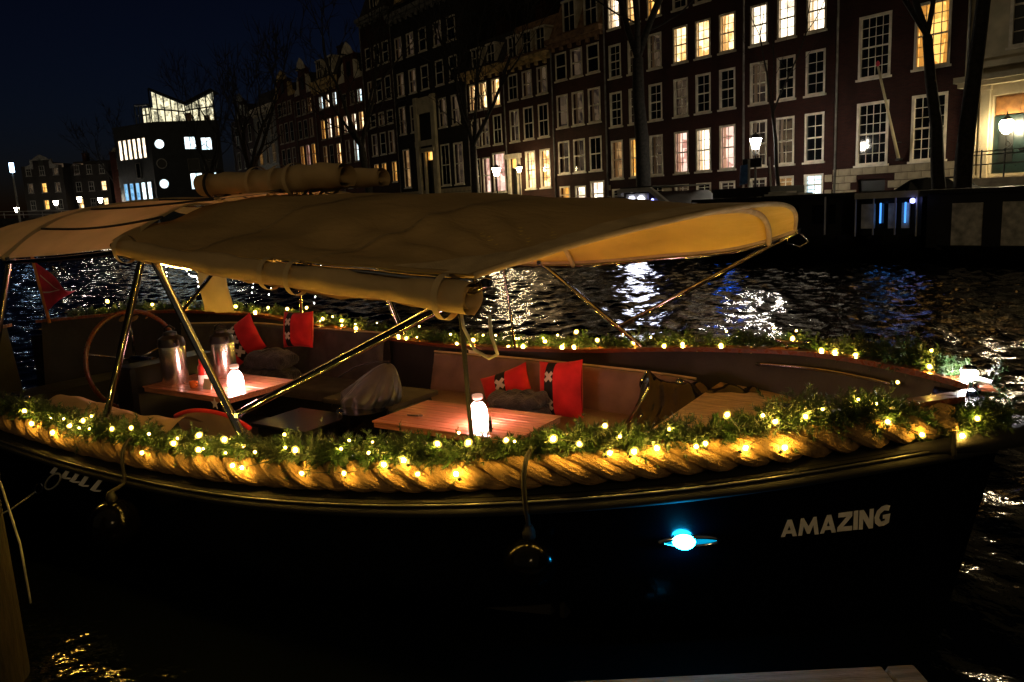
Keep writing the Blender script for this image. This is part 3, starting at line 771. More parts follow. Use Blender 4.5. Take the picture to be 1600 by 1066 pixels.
far_house("distant brick house with lit gutter lines next to the modern block", -66.0, -60.4, 133, 14.8, {(0, 0), (0, 1), (1, 1)}, neck_gable(2.0, 2.4, "brick_red", "cream_paint"), .35, "brick_red", "room_warm")

# ---- bridge across the canal at the far left
mb = MB(); mb.grid(lambda u, v: (-150 + 86 * u, 118 + (8 if v > .5 else 0), 4.3 + 1.1 * math.sin(math.pi * u)), 30, 1)
br = empty("bridge", (0, 0, 0), 0, "low arched street bridge closing the canal at far left", "bridge")
mb = MB()
prof = [(-150 + 86 * k / 30, 4.0 + .9 * math.sin(math.pi * k / 30)) for k in range(31)] + [(-64 - 86 * k / 30, max(.0, 2.6 * math.sin(math.pi * ((k / 30 * 3) % 1)) ** .6 + .2)) for k in range(31)]
mb.prism(prof, lambda x, z, t: (x, t, z), 118, 126); mb.obj("deck", M["quay_stone"], br)
mb = MB()
for zz in (.5, 1.0): mb.tube([(-150 + 86 * k / 30, 117.9, 4.0 + .9 * math.sin(math.pi * k / 30) + zz) for k in range(31)], .06, 4)
for k in range(31): mb.tube([(-150 + 86 * k / 30, 117.9, 4.0 + .9 * math.sin(math.pi * k / 30)), (-150 + 86 * k / 30, 117.9, 5.05 + .9 * math.sin(math.pi * k / 30))], .05, 4)
mb.obj("railing", M["boat_white"], br)

# ---- lamps
def street_lamp(loc, h, label, mat="lantern_white", size=1.0, rz=0.0, name="street_lamp"):
    o = empty(name, loc, rz, label, "street lamp", "street lamps on the canal sides")
    mb = MB(); mb.lathe([(.16, 0), (.16, .35), (.11, .45), (.09, .9), (.065, 1.0), (.05, h - 1.0), (.06, h - .92), (.035, h - .85), (.03, h - .7)], 12)
    for sg in (-1, 1): mb.tube([(0, 0, h - .95), (sg * .14 * size, 0, h - .82), (sg * .17 * size, 0, h - .66)], .014, 6)
    mb.obj("post", M["iron"], o, smooth=True, angle=40)
    mb = MB(); zb = h - .66
    mb.lathe([(.13 * size, 0), (.25 * size, .42 * size)], 6, (0, 0, zb)); mb.obj("lantern_glass", M[mat], o)
    mb = MB(); mb.lathe([(.27 * size, 0), (.26 * size, .03), (.15 * size, .13), (.13 * size, .15), (.14 * size, .19), (.05, .24), (.03, .3)], 6, (0, 0, zb + .42 * size + .002))
    for k in range(6):
        t = k * math.pi / 3; mb.tube([(.135 * size * math.cos(t), .135 * size * math.sin(t), zb), (.257 * size * math.cos(t), .257 * size * math.sin(t), zb + .42 * size)], .009, 4)
        mb.lathe([(.018, 0), (.03, .03), (0.004, .1)], 5, (.2 * size * math.cos(t), .2 * size * math.sin(t), zb + .42 * size + .11))
    mb.obj("lantern_crown", M["iron"], o)
    return o
street_lamp(Q(-23.4, 33.0, STREET - .12), 4.05, "crown lantern street lamp in front of the dark brick house", "lantern_white", 1.15)
street_lamp(Q(-46.5, 34.2, STREET - .12), 4.2, "street lamp outside the house with glowing shop windows", "lantern_warm", 1.25)
street_lamp(Q(-47.1, 36.8, STREET), 4.35, "smaller second street lamp beside the white door surround", "lantern_warm", .8)
street_lamp(Q(-98.0, 31.5, STREET - .12), 4.0, "street lamp at the far end of the row below the bare trees", "lantern_far", 1.1)
for k, (x, y, z, hh, lb) in enumerate([(-71, 131, 2.2, 5.2, "distant street lamp nearest the modern block"), (-75, 131, 3.2, 3.8, "distant street lamp left of the one by the modern block"), (-81, 130, 2.6, 3.6, "distant low lamp by the bridge end"),
                                    (-66, 128, 2.6, 4.4, "distant lamp in front of the lit gutter house"), (-90, 131, 2.6, 3.4, "distant lamp at the left side of the bridge")]):
    street_lamp((x, y, z), hh, lb, "lantern_far", 1.7, name="distant_lamp")
# wall bracket lantern at the stone house
bl = empty("wall_lantern", Q(-14.05, 37.5, 4.2), RZ, "lit wall lantern in front of the carved oak transom", "wall lantern")
mb = MB(); mb.tube([(0, .6, -.35), (0, .3, -.5), (0, .02, -.4), (0, 0, .05)], .025, 6); mb.tube([(0, .48, -.35), (0, .2, -.25), (.0, .05, -.28)], .018, 6); mb.obj("bracket", M["iron"], bl)
mb = MB(); mb.lathe([(.1, 0.05), (.24, .22), (.27, .5), (.2, .62)], 14); bl_g = mb.obj("globe", M["lantern_door"], bl, smooth=True)
mb = MB(); mb.lathe([(.22, .622), (.12, .75), (.05, .82), (.02, .98)], 10); mb.obj("cap", M["iron"], bl)
# tall mast with a blue-white head, far left
ms = empty("light_mast", (-66.5, 107, 2.0), .0, "thin mast with a blue white light head at far left", "mast")
mb = MB(); mb.lathe([(.14, 0), (.1, 8.2)], 8); mb.obj("pole", M["boat_white"], ms)
mb = MB(); mb.box2((-.2, -.2, 8.22), (.2, .2, 9.5)); mb.obj("light_head", M["led_pale"], ms)

# ---- bare trees
def tree(label, loc, h, r0, seed, fork=.45, spread=.55, levels=5, lean=(0, 0), twig=.010, nfork=3):
    R = random.Random(seed)
    o = empty("bare_tree", loc, 0, label, "tree", "bare elms along the far quay")
    tr, cr = MB(), MB()
    def branch(p, d, L, r, lev):
        n = 4 if lev < 3 else 3
        pts = [Vector(p)]; rad = [r]; dd = Vector(d)
        for k in range(n):
            dd = (dd + Vector((R.uniform(-1, 1), R.uniform(-1, 1), R.uniform(-.3, .9))) * (.09 + .05 * lev)).normalized()
            pts.append(pts[-1] + dd * L / n); rad.append(r * (1 - (k + 1) / n * (.35 if lev < levels else .75)))
        (tr if lev == 0 else cr).tube(pts, rad, 9 if lev == 0 else (6 if lev < 3 else 4), cap=False)
        if lev >= levels: return
        kids = nfork if lev == 0 else R.choice((2, 3, 3))
        for k in range(kids):
            az = 2 * math.pi * (k + R.random() * .7) / kids; tilt = spread * R.uniform(.55, 1.25)
            ax = dd.orthogonal().normalized(); ax.rotate(Matrix.Rotation(az, 3, dd))
            nd = (dd * math.cos(tilt) + ax * math.sin(tilt)); nd.z += .12; nd.normalize()
            branch(pts[-1], nd, L * R.uniform(.62, .86), max(twig, rad[-1] * R.uniform(.55, .8)), lev + 1)
        for k in range(2 if lev > 0 else 0):
            i = R.randint(1, n - 1); ax = dd.orthogonal().normalized(); ax.rotate(Matrix.Rotation(R.random() * 6.28, 3, dd))
            branch(pts[i], (dd * .5 + ax * .8).normalized(), L * R.uniform(.35, .6), max(twig, rad[i] * .35), max(lev + 2, 3))
    branch((0, 0, 0), Vector((lean[0], lean[1], 1)).normalized(), h * fork, r0, 0)
    tr.obj("trunk", M["bark"], o, smooth=True); cr.obj("crown", M["bark"], o, smooth=True)
    return o
tree("thick bare elm trunk splitting the wide brick house in two", Q(-29.85, 32.0, 1.0), 19, .46, 11, .46, .5, 5, nfork=4, twig=.016)
tree("bare elm with lamp-lit foot before the dark shopfront house", Q(-46.6, 32.2, 1.0), 19, .36, 23, .30, .5, 5, nfork=4, twig=.022)
tree("bare forked elm in front of the near black house", Q(-13.70, 31.0, 1.0), 15, .27, 36, .46, .36, 4, lean=(-.03, .04))
tree("straight dark elm trunk right beside the pale stone house", Q(-13.25, 31.6, 1.0), 20, .34, 41, .45, .32, 5, lean=(.0, .0))
tree("slim young tree standing next to the crown lantern", Q(-21.6, 32.5, 1.0), 9, .11, 57, .55, .35, 4, twig=.006)
tree("bare elm in front of the tall black mansion", Q(-60.5, 31.0, 1.0), 20, .40, 63, .34, .5, 5, nfork=4, twig=.026)
tree("bare elm before the last houses of the row", Q(-93.0, 31.5, 1.0), 20, .55, 77, .35, .5, 5, twig=.035, nfork=4)
tree("bare elm standing beside the modern dark block", Q(-112.0, 33.0, 1.0), 19, .5, 81, .4, .5, 5, twig=.025)
tree("hazy crown of a distant street tree above the bridge", (-66.0, 135, 3), 15, .4, 93, .4, .5, 5, twig=.035)

# ---- flagpole on the near black house, blue flag sign, street signs
fp = empty("flagpole", Q(-18.75, 37.75, 3.6), RZ, "slanting white flagpole with red tip on the near black house", "flagpole")
mb = MB(); mb.tube([(0, 0, 0), (-.28, -1.65, 4.15)], [.075, .05], 10); mb.obj("pole", M["cream_paint"], fp, smooth=True)
mb = MB(); mb.lathe([(.03, 0), (.09, .06), (.09, .16), (.03, .25)], 10, (-.285, -1.66, 4.15)); mb.obj("tip", M["flag_red"], fp, smooth=True)
mb = MB(); mb.box2((-.08, -.12, -.1), (.08, .26, -.003)); mb.tube([(-.03, -.17, .75), (-.03, .25, .75)], .03, 6); mb.obj("bracket", M["iron"], fp)
fs = empty("banner_sign", Q(-18.95, 26.3, 1.9), RZ, "white post with small blue banner on the houseboat roof", "banner")
mb = MB(); mb.tube([(0, 0, 0), (0, 0, 1.66)], .045, 8); mb.obj("post", M["boat_white"], fs)
mb = MB(); mb.grid(lambda u, v: (-.06 - .34 * u, .05 * math.sin(u * 5 + v), .75 + .75 * v - .06 * u), 8, 6); mb.obj("banner", M["flag_blue"], fs, smooth=True)
sp = empty("street_sign", Q(-21.2, 30.0, STREET - .1), RZ, "dark direction board on a thin pole before the lit parlour", "street sign")
mb = MB(); mb.tube([(0, 0, 0), (-.12, 0, 2.75)], .035, 8); mb.obj("post", M["iron"], sp)
mb = MB(); mb.box2((-.7, -.05, 2.35), (.28, -.02, 2.75)); mb.obj("board", M["dark_paint"], sp)
wp = empty("white_post", Q(-20.5, 30.0, STREET - .1), RZ, "slender white pole leaning beside the crown lantern", "pole")
mb = MB(); mb.tube([(.12, 0, 0), (-.06, 0, 2.75)], .04, 8); mb.obj("pole", M["boat_white"], wp)

# ---- cars on the quay
def car(label, s, d, flip=False):
    o = empty("parked_car", Q(s, d, STREET - .12), RZ, label, "car", "cars parked along the quay")
    sec = [(-2.1, .45, .72, .62), (-1.95, .30, .82, .80), (-1.2, .25, .92, .86), (-.75, .25, .95, .87), (1.3, .25, .95, .87), (1.9, .28, .9, .84), (2.1, .45, .78, .68)]
    mb = MB()
    rings = []
    for x, zb, zt, hw in sec: rings.append([(x, -hw, zb), (x, -hw - .02, (zb + zt) / 2), (x, -hw + .05, zt), (x, hw - .05, zt), (x, hw + .02, (zb + zt) / 2), (x, hw, zb)])
    V = [p for r in rings for p in r]; F = [(i * 6 + j, i * 6 + (j + 1) % 6, (i + 1) * 6 + (j + 1) % 6, (i + 1) * 6 + j) for i in range(len(rings) - 1) for j in range(6)] + [tuple(range(5, -1, -1)), tuple((len(rings) - 1) * 6 + j for j in range(6))]
    mb.add(V, F); mb.obj("body", M["car_blue"], o, smooth=True, angle=35)
    mb = MB(); cs = [(-1.15, .93, .80), (-.35, 1.42, .66), (.2, 1.49, .66), (1.1, 1.42, .66), (1.85, .96, .74)]
    V = [p for x, z, hw in cs for p in ((x, -hw, z), (x, hw, z))] + [p for x, z, hw in cs for p in ((x, -.83, .925), (x, .83, .925))]
    k = len(cs) * 2
    F = [(2 * i, 2 * i + 2, 2 * i + 3, 2 * i + 1) for i in range(4)]
    mb.add(V, [(2, 4, 5, 3), (4, 6, 7, 5)]); mb.box2((-.3, -.665, 1.40), (1.08, .665, 1.425)); mb.obj("roof", M["car_blue"], o, smooth=True, angle=35)
    mb = MB(); mb.add(V, [(0, 2, 3, 1), (6, 8, 9, 7)] + [(2 * i, k + 2 * i, k + 2 * i + 2, 2 * i + 2) for i in range(4)] + [(2 * i + 1, 2 * i + 3, k + 2 * i + 3, k + 2 * i + 1) for i in range(4)]); mb.obj("window", M["dark_glass"], o)
    mb = MB()
    for sg in (-1, 1): mb.tube([(-1.1, sg * .80, .95), (-.35, sg * .67, 1.43), (.3, sg * .67, 1.50), (1.1, sg * .67, 1.43), (1.8, sg * .75, .97)], .018, 5)
    mb.obj("window_trim", M["chrome"], o)
    for x in (-1.35, 1.3):
        for sg in (-1, 1):
            mb = MB(); mb.tube([(x, sg * .72, .31), (x, sg * .9, .31)], .31, 18); w = mb.obj("wheel", M["tyre"], o)
            m2 = MB(); m2.tube([(x, sg * .905, .31), (x, sg * .915, .31)], .2, 14); m2.obj("rim", M["chrome"], w)
    for sg in (-1, 1):
        mb = MB(); mb.box((-2.06, sg * .55, .62), (.08, .26, .12)); mb.obj("headlight", M["dark_glass"], o); mb = MB(); mb.box((2.07, sg * .58, .7), (.06, .2, .14)); mb.obj("tail_light", M["flag_red"], o)
        mb = MB(); mb.box((-.75, sg * .93, .98), (.12, .14, .1)); mb.obj("wing_mirror", M["car_blue"], o)
    return o
car("dark blue car parked behind the two elm trunks", -15.2, 33.0)
car("dark car parked before the lit basement house", -33.2, 32.2)

# ---- houseboats moored along the far quay
def hull_strip(o, W, D, h, mat="tar_black"):
    mb = MB(); n = 24
    def f(u, v):
        x = W * u; e = min(1, min(u, 1 - u) * W / 1.6); e = math.sqrt(max(0, 1 - (1 - e) ** 2)); return (x, D / 2 - (D / 2) * (.35 + .65 * e) * math.cos(math.pi * v), h * (1 - math.sin(math.pi * v)) * 1.0 - .25 * math.sin(math.pi * v))
    mb.grid(f, n, 12); mb.obj("hull", M[mat], o, smooth=True)
    mb = MB(); mb.box2((.5, .35, h - .12), (W - .5, D - .35, h - .04)); mb.obj("deck", M["tar_black"], o)
def hboat(label, s0, s1, d0=22.5): return empty("houseboat", Q(s0, d0, 0), RZ, label, "houseboat", "houseboats along the far quay")
# white doored boat
o = hboat("maroon houseboat with white gable and glowing white double doors", -24.6, -19.6); hull_strip(o, 5.0, 4.6, .75)
mb = MB(); mb.box2((.8, .55, .66), (4.5, 4.1, 1.78)); mb.prism([(1.9, 1.783), (4.5, 1.783), (3.4, 2.5), (2.0, 2.5)], lambda x, z, t: (x, t, z), .55, 4.1); mb.obj("cabin", M["boat_maroon"], o)
mb = MB(); mb.prism([(1.75, 2.52), (3.45, 2.52), (4.68, 1.72), (4.78, 1.84), (3.52, 2.68), (1.75, 2.68)], lambda x, z, t: (x, t, z), .38, .54); mb.prism([(1.75, 2.4), (1.98, 2.4), (1.98, 2.515), (1.75, 2.515)], lambda x, z, t: (x, t, z), .4, .54); mb.obj("bargeboard", M["boat_white"], o)
mb = MB(); mb.box2((2.2, .44, .9), (3.35, .545, 2.45)); dr = mb.obj("door_frame", M["boat_white"], o)
for xx in (2.36, 2.86):
    mb = MB(); pr = [(xx, 1.0), (xx + .34, 1.0), (xx + .34, 2.22), (xx + .26, 2.34), (xx + .08, 2.34), (xx, 2.22)]; mb.prism(pr, lambda x, z, t: (x, t, z), .40, .438); mb.obj("lit_door", M["neon_white"], o)
mb = MB(); mb.lathe([(.02, 0), (.055, .04), (.055, .1), (.02, .14)], 10, (3.62, .45, 2.1)); mb.obj("porch_light", M["spot_violet"], o)
mb = MB(); mb.box2((1.6, .7, 2.69), (3.4, 4.0, 2.74)); mb.obj("roof", M["tar_black"], o)
# long dark boat
o = hboat("long black houseboat with flat roof behind the canopy tip", -19.4, -12.75); hull_strip(o, 6.65, 4.8, .8)
mb = MB(); mb.box2((.5, .6, .72), (6.2, 4.2, 2.0)); mb.obj("cabin", M["tar_black"], o)
mb = MB(); mb.box2((.35, .45, 2.003), (6.35, 4.35, 2.1)); mb.obj("roof", M["tar_black"], o)
mb = MB(); mb.box2((.5, 1.5, 2.103), (3.0, 3.6, 2.45)); mb.obj("roof_hatch", M["tar_black"], o)
for k, xx in enumerate((.9, 2.3, 3.9, 5.2)):
    mb = MB(); mb.box2((xx, .56, 1.15), (xx + .8, .598, 1.75)); mb.obj("window", M["dark_glass"], o)
mb = MB(); mb.tube([(5.7, .5, .8), (5.7, .5, 2.0)], .03, 6); mb.obj("drainpipe", M["boat_white"], o)
mb = MB(); mb.box2((1.92, .52, 1.0), (2.03, .558, 1.6)); mb.obj("light_strip", M["led_deep"], o)
mb = MB(); mb.box2((3.1, 1.0, 2.103), (4.4, 1.9, 2.17)); mb.box2((3.2, 1.1, 2.171), (3.9, 1.7, 2.24)); mb.obj("folded_tarpaulin", M["boat_white"], o)
# glass cabin boat
o = hboat("small houseboat with white roof band and blue lit window strips", -12.7, -10.75); hull_strip(o, 1.95, 4.6, .8)
mb = MB(); mb.box2((.05, .35, 1.88), (1.95, 4.2, 2.06)); mb.obj("roof_band", M["boat_white"], o)
mb = MB(); mb.box2((.1, .72, .75), (1.9, 4.0, 1.877)); mb.obj("cabin", M["dark_paint"], o)
for a, b2, mm in ((.14, .56, "panel_pale"), (.98, 1.2, "panel_pale"), (1.38, 1.6, "panel_pale"), (.7, .88, "dark_glass")):
    if "panel_pale" not in M: pmat("panel_pale", (.70, .68, .60), .55, var=.3, scale=3)
    mb = MB(); mb.box2((a, .6, .98), (b2, .66, 1.72)); mb.obj("window_panel", M[mm], o)
for xx in (.78, 1.52):
    mb = MB(); mb.box2((xx - .013, .5, 1.14), (xx + .013, .56, 1.74)); mb.obj("light_strip", M["led_blue"], o)
mb = MB(); mb.lathe([(.02, 0), (.07, .03), (.07, .12), (.02, .15)], 10, (1.8, .36, 1.7)); mb.obj("deck_light", M["spot_violet"], o)
for xx in (.06, .62, 1.28, 1.9):
    mb = MB(); mb.tube([(xx, .42, .75), (xx, .42, 1.877)], .025, 6); mb.obj("roof_post", M["boat_white"], o)
# panel boat at right
o = hboat("black houseboat with large grey wall panels at far right", -10.7, -3.2); hull_strip(o, 7.5, 5, .5)
mb = MB(); mb.box2((.15, .5, .42), (7.3, 4.4, 1.95)); mb.obj("cabin", M["tar_black"], o)
mb = MB(); mb.box2((.0, .35, 1.953), (7.45, 4.5, 2.05)); mb.obj("roof", M["tar_black"], o)
for a in (.85, 2.12, 3.4, 4.7):
    mb = MB(); mb.box2((a, .45, .5), (a + .78, .497, 1.66)); mb.obj("wall_panel", M["panel_grey"], o)
# low dark barge further left
o = hboat("low dark barge moored behind the canopy", -46, -26); hull_strip(o, 20, 4.6, .8)
mb = MB(); mb.box2((2, .7, .72), (17, 4.0, 1.55)); mb.obj("cabin", M["tar_black"], o)
mb = MB(); mb.box2((1.8, .6, 1.553), (17.2, 4.1, 1.65)); mb.obj("roof", M["slate"], o)
# bicycle on the quay
def bicycle(label, s, d):
    o = empty("bicycle", Q(s, d, STREET), RZ, label, "bicycle", "bicycles against the quay edge")
    for x in (-.52, .52):
        mb = MB(); mb.tube([(x + .34 * math.cos(t), 0, .35 + .34 * math.sin(t)) for t in np.linspace(0, 2 * math.pi, 20, endpoint=False)], .02, 5, closed=True); w = mb.obj("wheel", M["tyre"], o)
        m2 = MB()
        for k in range(6): t = k * math.pi / 6; m2.tube([(x - .33 * math.cos(t), 0, .35 - .33 * math.sin(t)), (x + .33 * math.cos(t), 0, .35 + .33 * math.sin(t))], .004, 3)
        m2.obj("spoke", M["chrome"], w)
    mb = MB()
    for a, b2 in (((-.52, 0, .35), (-.18, 0, .8)), ((-.52, 0, .35), (-.1, 0, .33)), ((-.1, 0, .33), (-.2, 0, .9)), ((-.1, 0, .33), (.36, 0, .82)), ((.33, 0, .95), (.52, 0, .35)), ((-.18, 0, .78), (.36, 0, .84))): mb.tube([a, b2], .018, 6)
    mb.obj("frame", M["iron"], o)
    mb = MB(); mb.tube([(.22, -.26, 1.03), (.34, -.1, 1.06), (.33, 0, .98), (.34, .1, 1.06), (.22, .26, 1.03)], .016, 6); mb.obj("handlebar", M["chrome"], o)
    mb = MB(); mb.box((-.21, 0, .94), (.25, .15, .06)); mb.obj("saddle", M["tyre"], o)
bicycle("black bicycle standing at the quay edge below the lit basement", -20.2, 29.6)
# christmas tree in the parlour window
ct = empty("christmas_tree", Q(-30.3, 38.55, 3.9), 0, "small pink lit Christmas tree in the bright parlour window", "Christmas tree")
mb = MB(); R = random.Random(3)
for k in range(260):
    z = R.random() ** 1.3; t = R.random() * 6.28; r = .42 * (1 - z) + .03; p = Vector((r * math.cos(t), r * math.sin(t), .15 + 1.15 * z)); q = Vector((math.cos(t) * .16, math.sin(t) * .16, -.03)); w = Vector((-math.sin(t), math.cos(t), 0)) * .025
    mb.add([p - w, p + w, p + q], [(0, 1, 2)])
pmat("pink_tinsel", (.85, .55, .55), .4, var=.3, em=(1, .5, .5), ems=.35)
mb.obj("branches", M["pink_tinsel"], ct)
mb = MB(); mb.lathe([(.03, 0), (.02, 1.3)], 6); mb.obj("trunk", M["bark"], ct)

# ================================================================== THE SLOOP
BX, BY, BR = 2.223, 3.369, math.radians(-33)
def Wd(u, v, z):
    c, s = math.cos(BR), math.sin(BR)
    return (BX + (-u) * c - v * s, BY + (-u) * s + v * c, z)
def bp(u, v, z): return np.array([-u, v, z], float)
KU = np.array([-1., 0, .3, .9, 1.8, 3, 4.5, 6, 7.5, 8.5, 9.0, 9.5])
KH = np.array([-.9, 0, .341, .896, 1.334, 1.543, 1.61, 1.66, 1.66, .98, 0.0, -.9])
KZ = np.array([1.0, .991, .985, .950, .86, .743, .70, .79, .89, .95, .96, .97])
def cub(x, yk):
    n = len(KU); m = np.gradient(yk, KU)
    i = int(np.clip(np.searchsorted(KU, x) - 1, 0, n - 2)); h = KU[i + 1] - KU[i]; t = (x - KU[i]) / h
    return float((2 * t**3 - 3 * t**2 + 1) * yk[i] + (t**3 - 2 * t**2 + t) * h * m[i] + (-2 * t**3 + 3 * t**2) * yk[i + 1] + (t**3 - t**2) * h * m[i + 1])
def hb(u): return max(0.0, cub(u, KH))
def zr(u): return cub(u, KZ)
def ust(z): return .26 - .2 * z
def hully(u, z):
    s = ust(z) - ust(1.0); ue = (u - s) * 9 / (9 - s)
    k = min(1, max(0, (z + .35) / (zr(u) + .35)))
    fl = .55 + .45 * min(1, max(0, ue / 3.0))
    g = (fl + (1 - fl) * k) * (1 - (1 - k) ** 4 * .9)
    return (hb(max(ue, 0)) + .10 * min(1, max(0, ue / .4))) * g

class BT:
    """a thing aboard; its parts are modelled in the boat's own axes"""
    def __init__(s, name, label, cat, u=0, v=0, z=0, group=None):
        s.o = empty(name, Wd(u, v, z), BR, label, cat, group); s.off = bp(u, v, z)
    def part(s, mb, name, mat, parent=None, smooth=False, angle=None):
        mb.off = s.off
        return mb.obj(name, M[mat] if isinstance(mat, str) else mat, parent or s.o, smooth, angle)

# materials aboard
pmat("hull_black", (.0016, .0022, .0045), .22, var=.3, scale=1.5, coat=.0, spec=.22)
pmat("steel", (.30, .31, .34), .13, 1.0, var=.15, scale=9)
pmat("polished_steel", (.80, .78, .75), .24, 1.0, var=.1, scale=9)
pmat("brushed_steel", (.20, .20, .20), .45, 1.0, var=.2, scale=14)
pmat("mahogany", (.16, .042, .014), .28, var=.35, scale=5, stretch=(1, 8, 8), coat=.5)
pmat("teak", (.66, .43, .18), .5, var=.3, scale=8, stretch=(1, 10, 10), bump=.15)
pmat("tabletop", (.58, .23, .13), .35, var=.3, scale=6, stretch=(1, 12, 12), coat=.3)
pmat("rope_tan", (.34, .20, .070), .9, var=.45, scale=11, bump=.8, bscale=170, hue=(.20, .115, .042))
pmat("rope_white", (.60, .56, .46), .8, var=.2, scale=30, bump=.5, bscale=200)
pmat("rubber", (.006, .006, .007), .75, var=.2, scale=8)
pmat("vinyl_brown", (.21, .125, .092), .6, var=.18, scale=5, bump=.25, bscale=35)
pmat("cushion_grey", (.055, .045, .042), .85, var=.2, scale=8, bump=.2, bscale=60)
pmat("liner", (.010, .008, .0065), .6, var=.3, scale=4, bump=.2, bscale=20)
pmat("floor_dark", (.018, .014, .011), .5, var=.3, scale=4)
pmat("letter_paint", (.90, .86, .80), .45, var=.06, scale=20)
pmat("canvas_band", (.50, .37, .20), .8, var=.15, scale=8, bump=.25, bscale=120)
pmat("seam_tape", (.34, .235, .11), .8, var=.2, scale=30)
pmat("red_cloth", (.70, .010, .014), .85, var=.15, scale=8, bump=.25, bscale=160, sheen=.1)
pmat("black_cloth", (.010, .009, .010), .85, var=.2, scale=8, bump=.2, bscale=160)
pmat("white_cloth", (.72, .62, .55), .85, var=.1, scale=10)
pmat("fleece", (.040, .034, .036), .95, var=.35, scale=14, bump=.9, bscale=70, sheen=.2)
pmat("plastic_black", (.005, .005, .005), .10, var=.2, scale=6, bump=.5, bscale=9, coat=.6)
pmat("rain_cover", (.060, .064, .075), .34, var=.3, scale=6, bump=.3, bscale=16)
pmat("pot_black", (.008, .008, .009), .3, var=.1)
pmat("flask_red", (.55, .03, .025), .35, var=.1)
pmat("cup_orange", (.75, .16, .02), .4, var=.1)
pmat("paper", (.80, .72, .68), .8, var=.05)
pmat("flag_orange", (.62, .22, .05), .7, var=.2)
pmat("post_wood", (.022, .017, .011), .9, var=.45, scale=6, stretch=(6, 6, 1), bump=.7, bscale=14)
pmat("dock_wood", (.095, .075, .07), .85, var=.3, scale=5, stretch=(1, 9, 9), bump=.5, bscale=22)
pmat("wire_green", (.010, .018, .008), .6, var=.1)
emat("bulb_amber", (1.0, .66, .13), 640.0)
emat("bulb_small", (1.0, .62, .2), 30.0)
emat("rope_light", (1.0, .56, .10), 85.0)
emat("bow_lamp", (1.0, .90, .86), 420.0)
emat("blue_lamp", (.01, .50, 1.0), 160.0)
emat("blue_glow", (.0, .30, .55), .9)
emat("table_lamp", (1.0, .45, .38), 66.0)
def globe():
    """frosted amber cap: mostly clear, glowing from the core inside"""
    m, nt, b, out = nodes("bulb_halo"); N, L = nt.nodes, nt.links; nt.nodes.remove(b)
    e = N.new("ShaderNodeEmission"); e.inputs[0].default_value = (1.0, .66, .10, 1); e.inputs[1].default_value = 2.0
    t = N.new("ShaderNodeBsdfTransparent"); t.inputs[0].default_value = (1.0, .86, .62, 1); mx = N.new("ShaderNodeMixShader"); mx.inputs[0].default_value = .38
    L.new(t.outputs[0], mx.inputs[1]); L.new(e.outputs[0], mx.inputs[2]); L.new(mx.outputs[0], out.inputs[0]); m.cycles.emission_sampling = 'NONE'; M["bulb_halo"] = m
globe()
def canvas(name, col, trans, scale=1.0):
    m, nt, b, out = nodes(name); N, L = nt.nodes, nt.links
    tc = N.new("ShaderNodeTexCoord")
    nz = N.new("ShaderNodeTexNoise"); nz.inputs["Scale"].default_value = 2.2 * scale; nz.inputs["Detail"].default_value = 6; L.new(tc.outputs["Object"], nz.inputs["Vector"])
    mp = N.new("ShaderNodeMapping"); mp.inputs["Rotation"].default_value = (0, 0, .5); mp.inputs["Scale"].default_value = (2.4, 4.5, 3); L.new(tc.outputs["Object"], mp.inputs[0])
    n2 = N.new("ShaderNodeTexNoise"); n2.inputs["Scale"].default_value = 1.4; n2.inputs["Detail"].default_value = 4; L.new(mp.outputs[0], n2.inputs["Vector"])
    n3 = N.new("ShaderNodeTexNoise"); n3.inputs["Scale"].default_value = 260; L.new(tc.outputs["Object"], n3.inputs["Vector"])
    mx = N.new("ShaderNodeMix"); mx.data_type = 'RGBA'; mx.inputs[6].default_value = (*[c * .50 for c in col], 1); mx.inputs[7].default_value = (*[min(1, c * 1.15) for c in col], 1)
    L.new(nz.outputs[0], mx.inputs[0]); L.new(mx.outputs[2], b.inputs["Base Color"])
    b.inputs["Roughness"].default_value = .85; b.inputs["Specular IOR Level"].default_value = .25
    b1 = N.new("ShaderNodeBump"); b1.inputs["Strength"].default_value = .6; b1.inputs["Distance"].default_value = .045; L.new(n2.outputs[0], b1.inputs["Height"])
    b2 = N.new("ShaderNodeBump"); b2.inputs["Strength"].default_value = .15; b2.inputs["Distance"].default_value = .004; L.new(n3.outputs[0], b2.inputs["Height"]); L.new(b1.outputs[0], b2.inputs["Normal"])
    L.new(b2.outputs[0], b.inputs["Normal"])
    tr = N.new("ShaderNodeBsdfTranslucent"); L.new(mx.outputs[2], tr.inputs[0]); ms = N.new("ShaderNodeMixShader"); ms.inputs[0].default_value = trans
    L.new(b.outputs[0], ms.inputs[1]); L.new(tr.outputs[0], ms.inputs[2]); L.new(ms.outputs[0], out.inputs[0]); M[name] = m
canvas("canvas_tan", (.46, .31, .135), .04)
canvas("canvas_lit_underside", (.92, .62, .13), .03)  # brighter, yellower canvas: the golden light underneath is put into the colour
canvas("canvas_aft", (.80, .62, .32), .42)
canvas("canvas_roll", (.52, .37, .19), .05, 2.0)

sloop = BT("sloop", "long black open sloop with rope fender and the word AMAZING on its bow", "boat")
US = [.02 + 8.96 * (.5 - .5 * math.cos(math.pi * k / 90)) for k in range(91)]

# hull
mb = MB()
for sg in (-1, 1):
    def f(a, k, sg=sg):
        t = .5 - .5 * math.cos(math.pi * a); u0 = 9 * t
        z = -.4 + (zr(min(8.99, max(.01, u0))) + .42) * k; s = ust(z) - ust(1.0); u = s + (9 - s) * t
        return bp(u, sg * hully(min(u, 9), min(z, zr(min(8.99, u)))), z)
    if sg < 0: mb.grid(f, 90, 16)
    else: mb.grid(lambda a, k: f(1 - a, k), 90, 16)
sloop.part(mb, "hull", "hull_black", smooth=True)
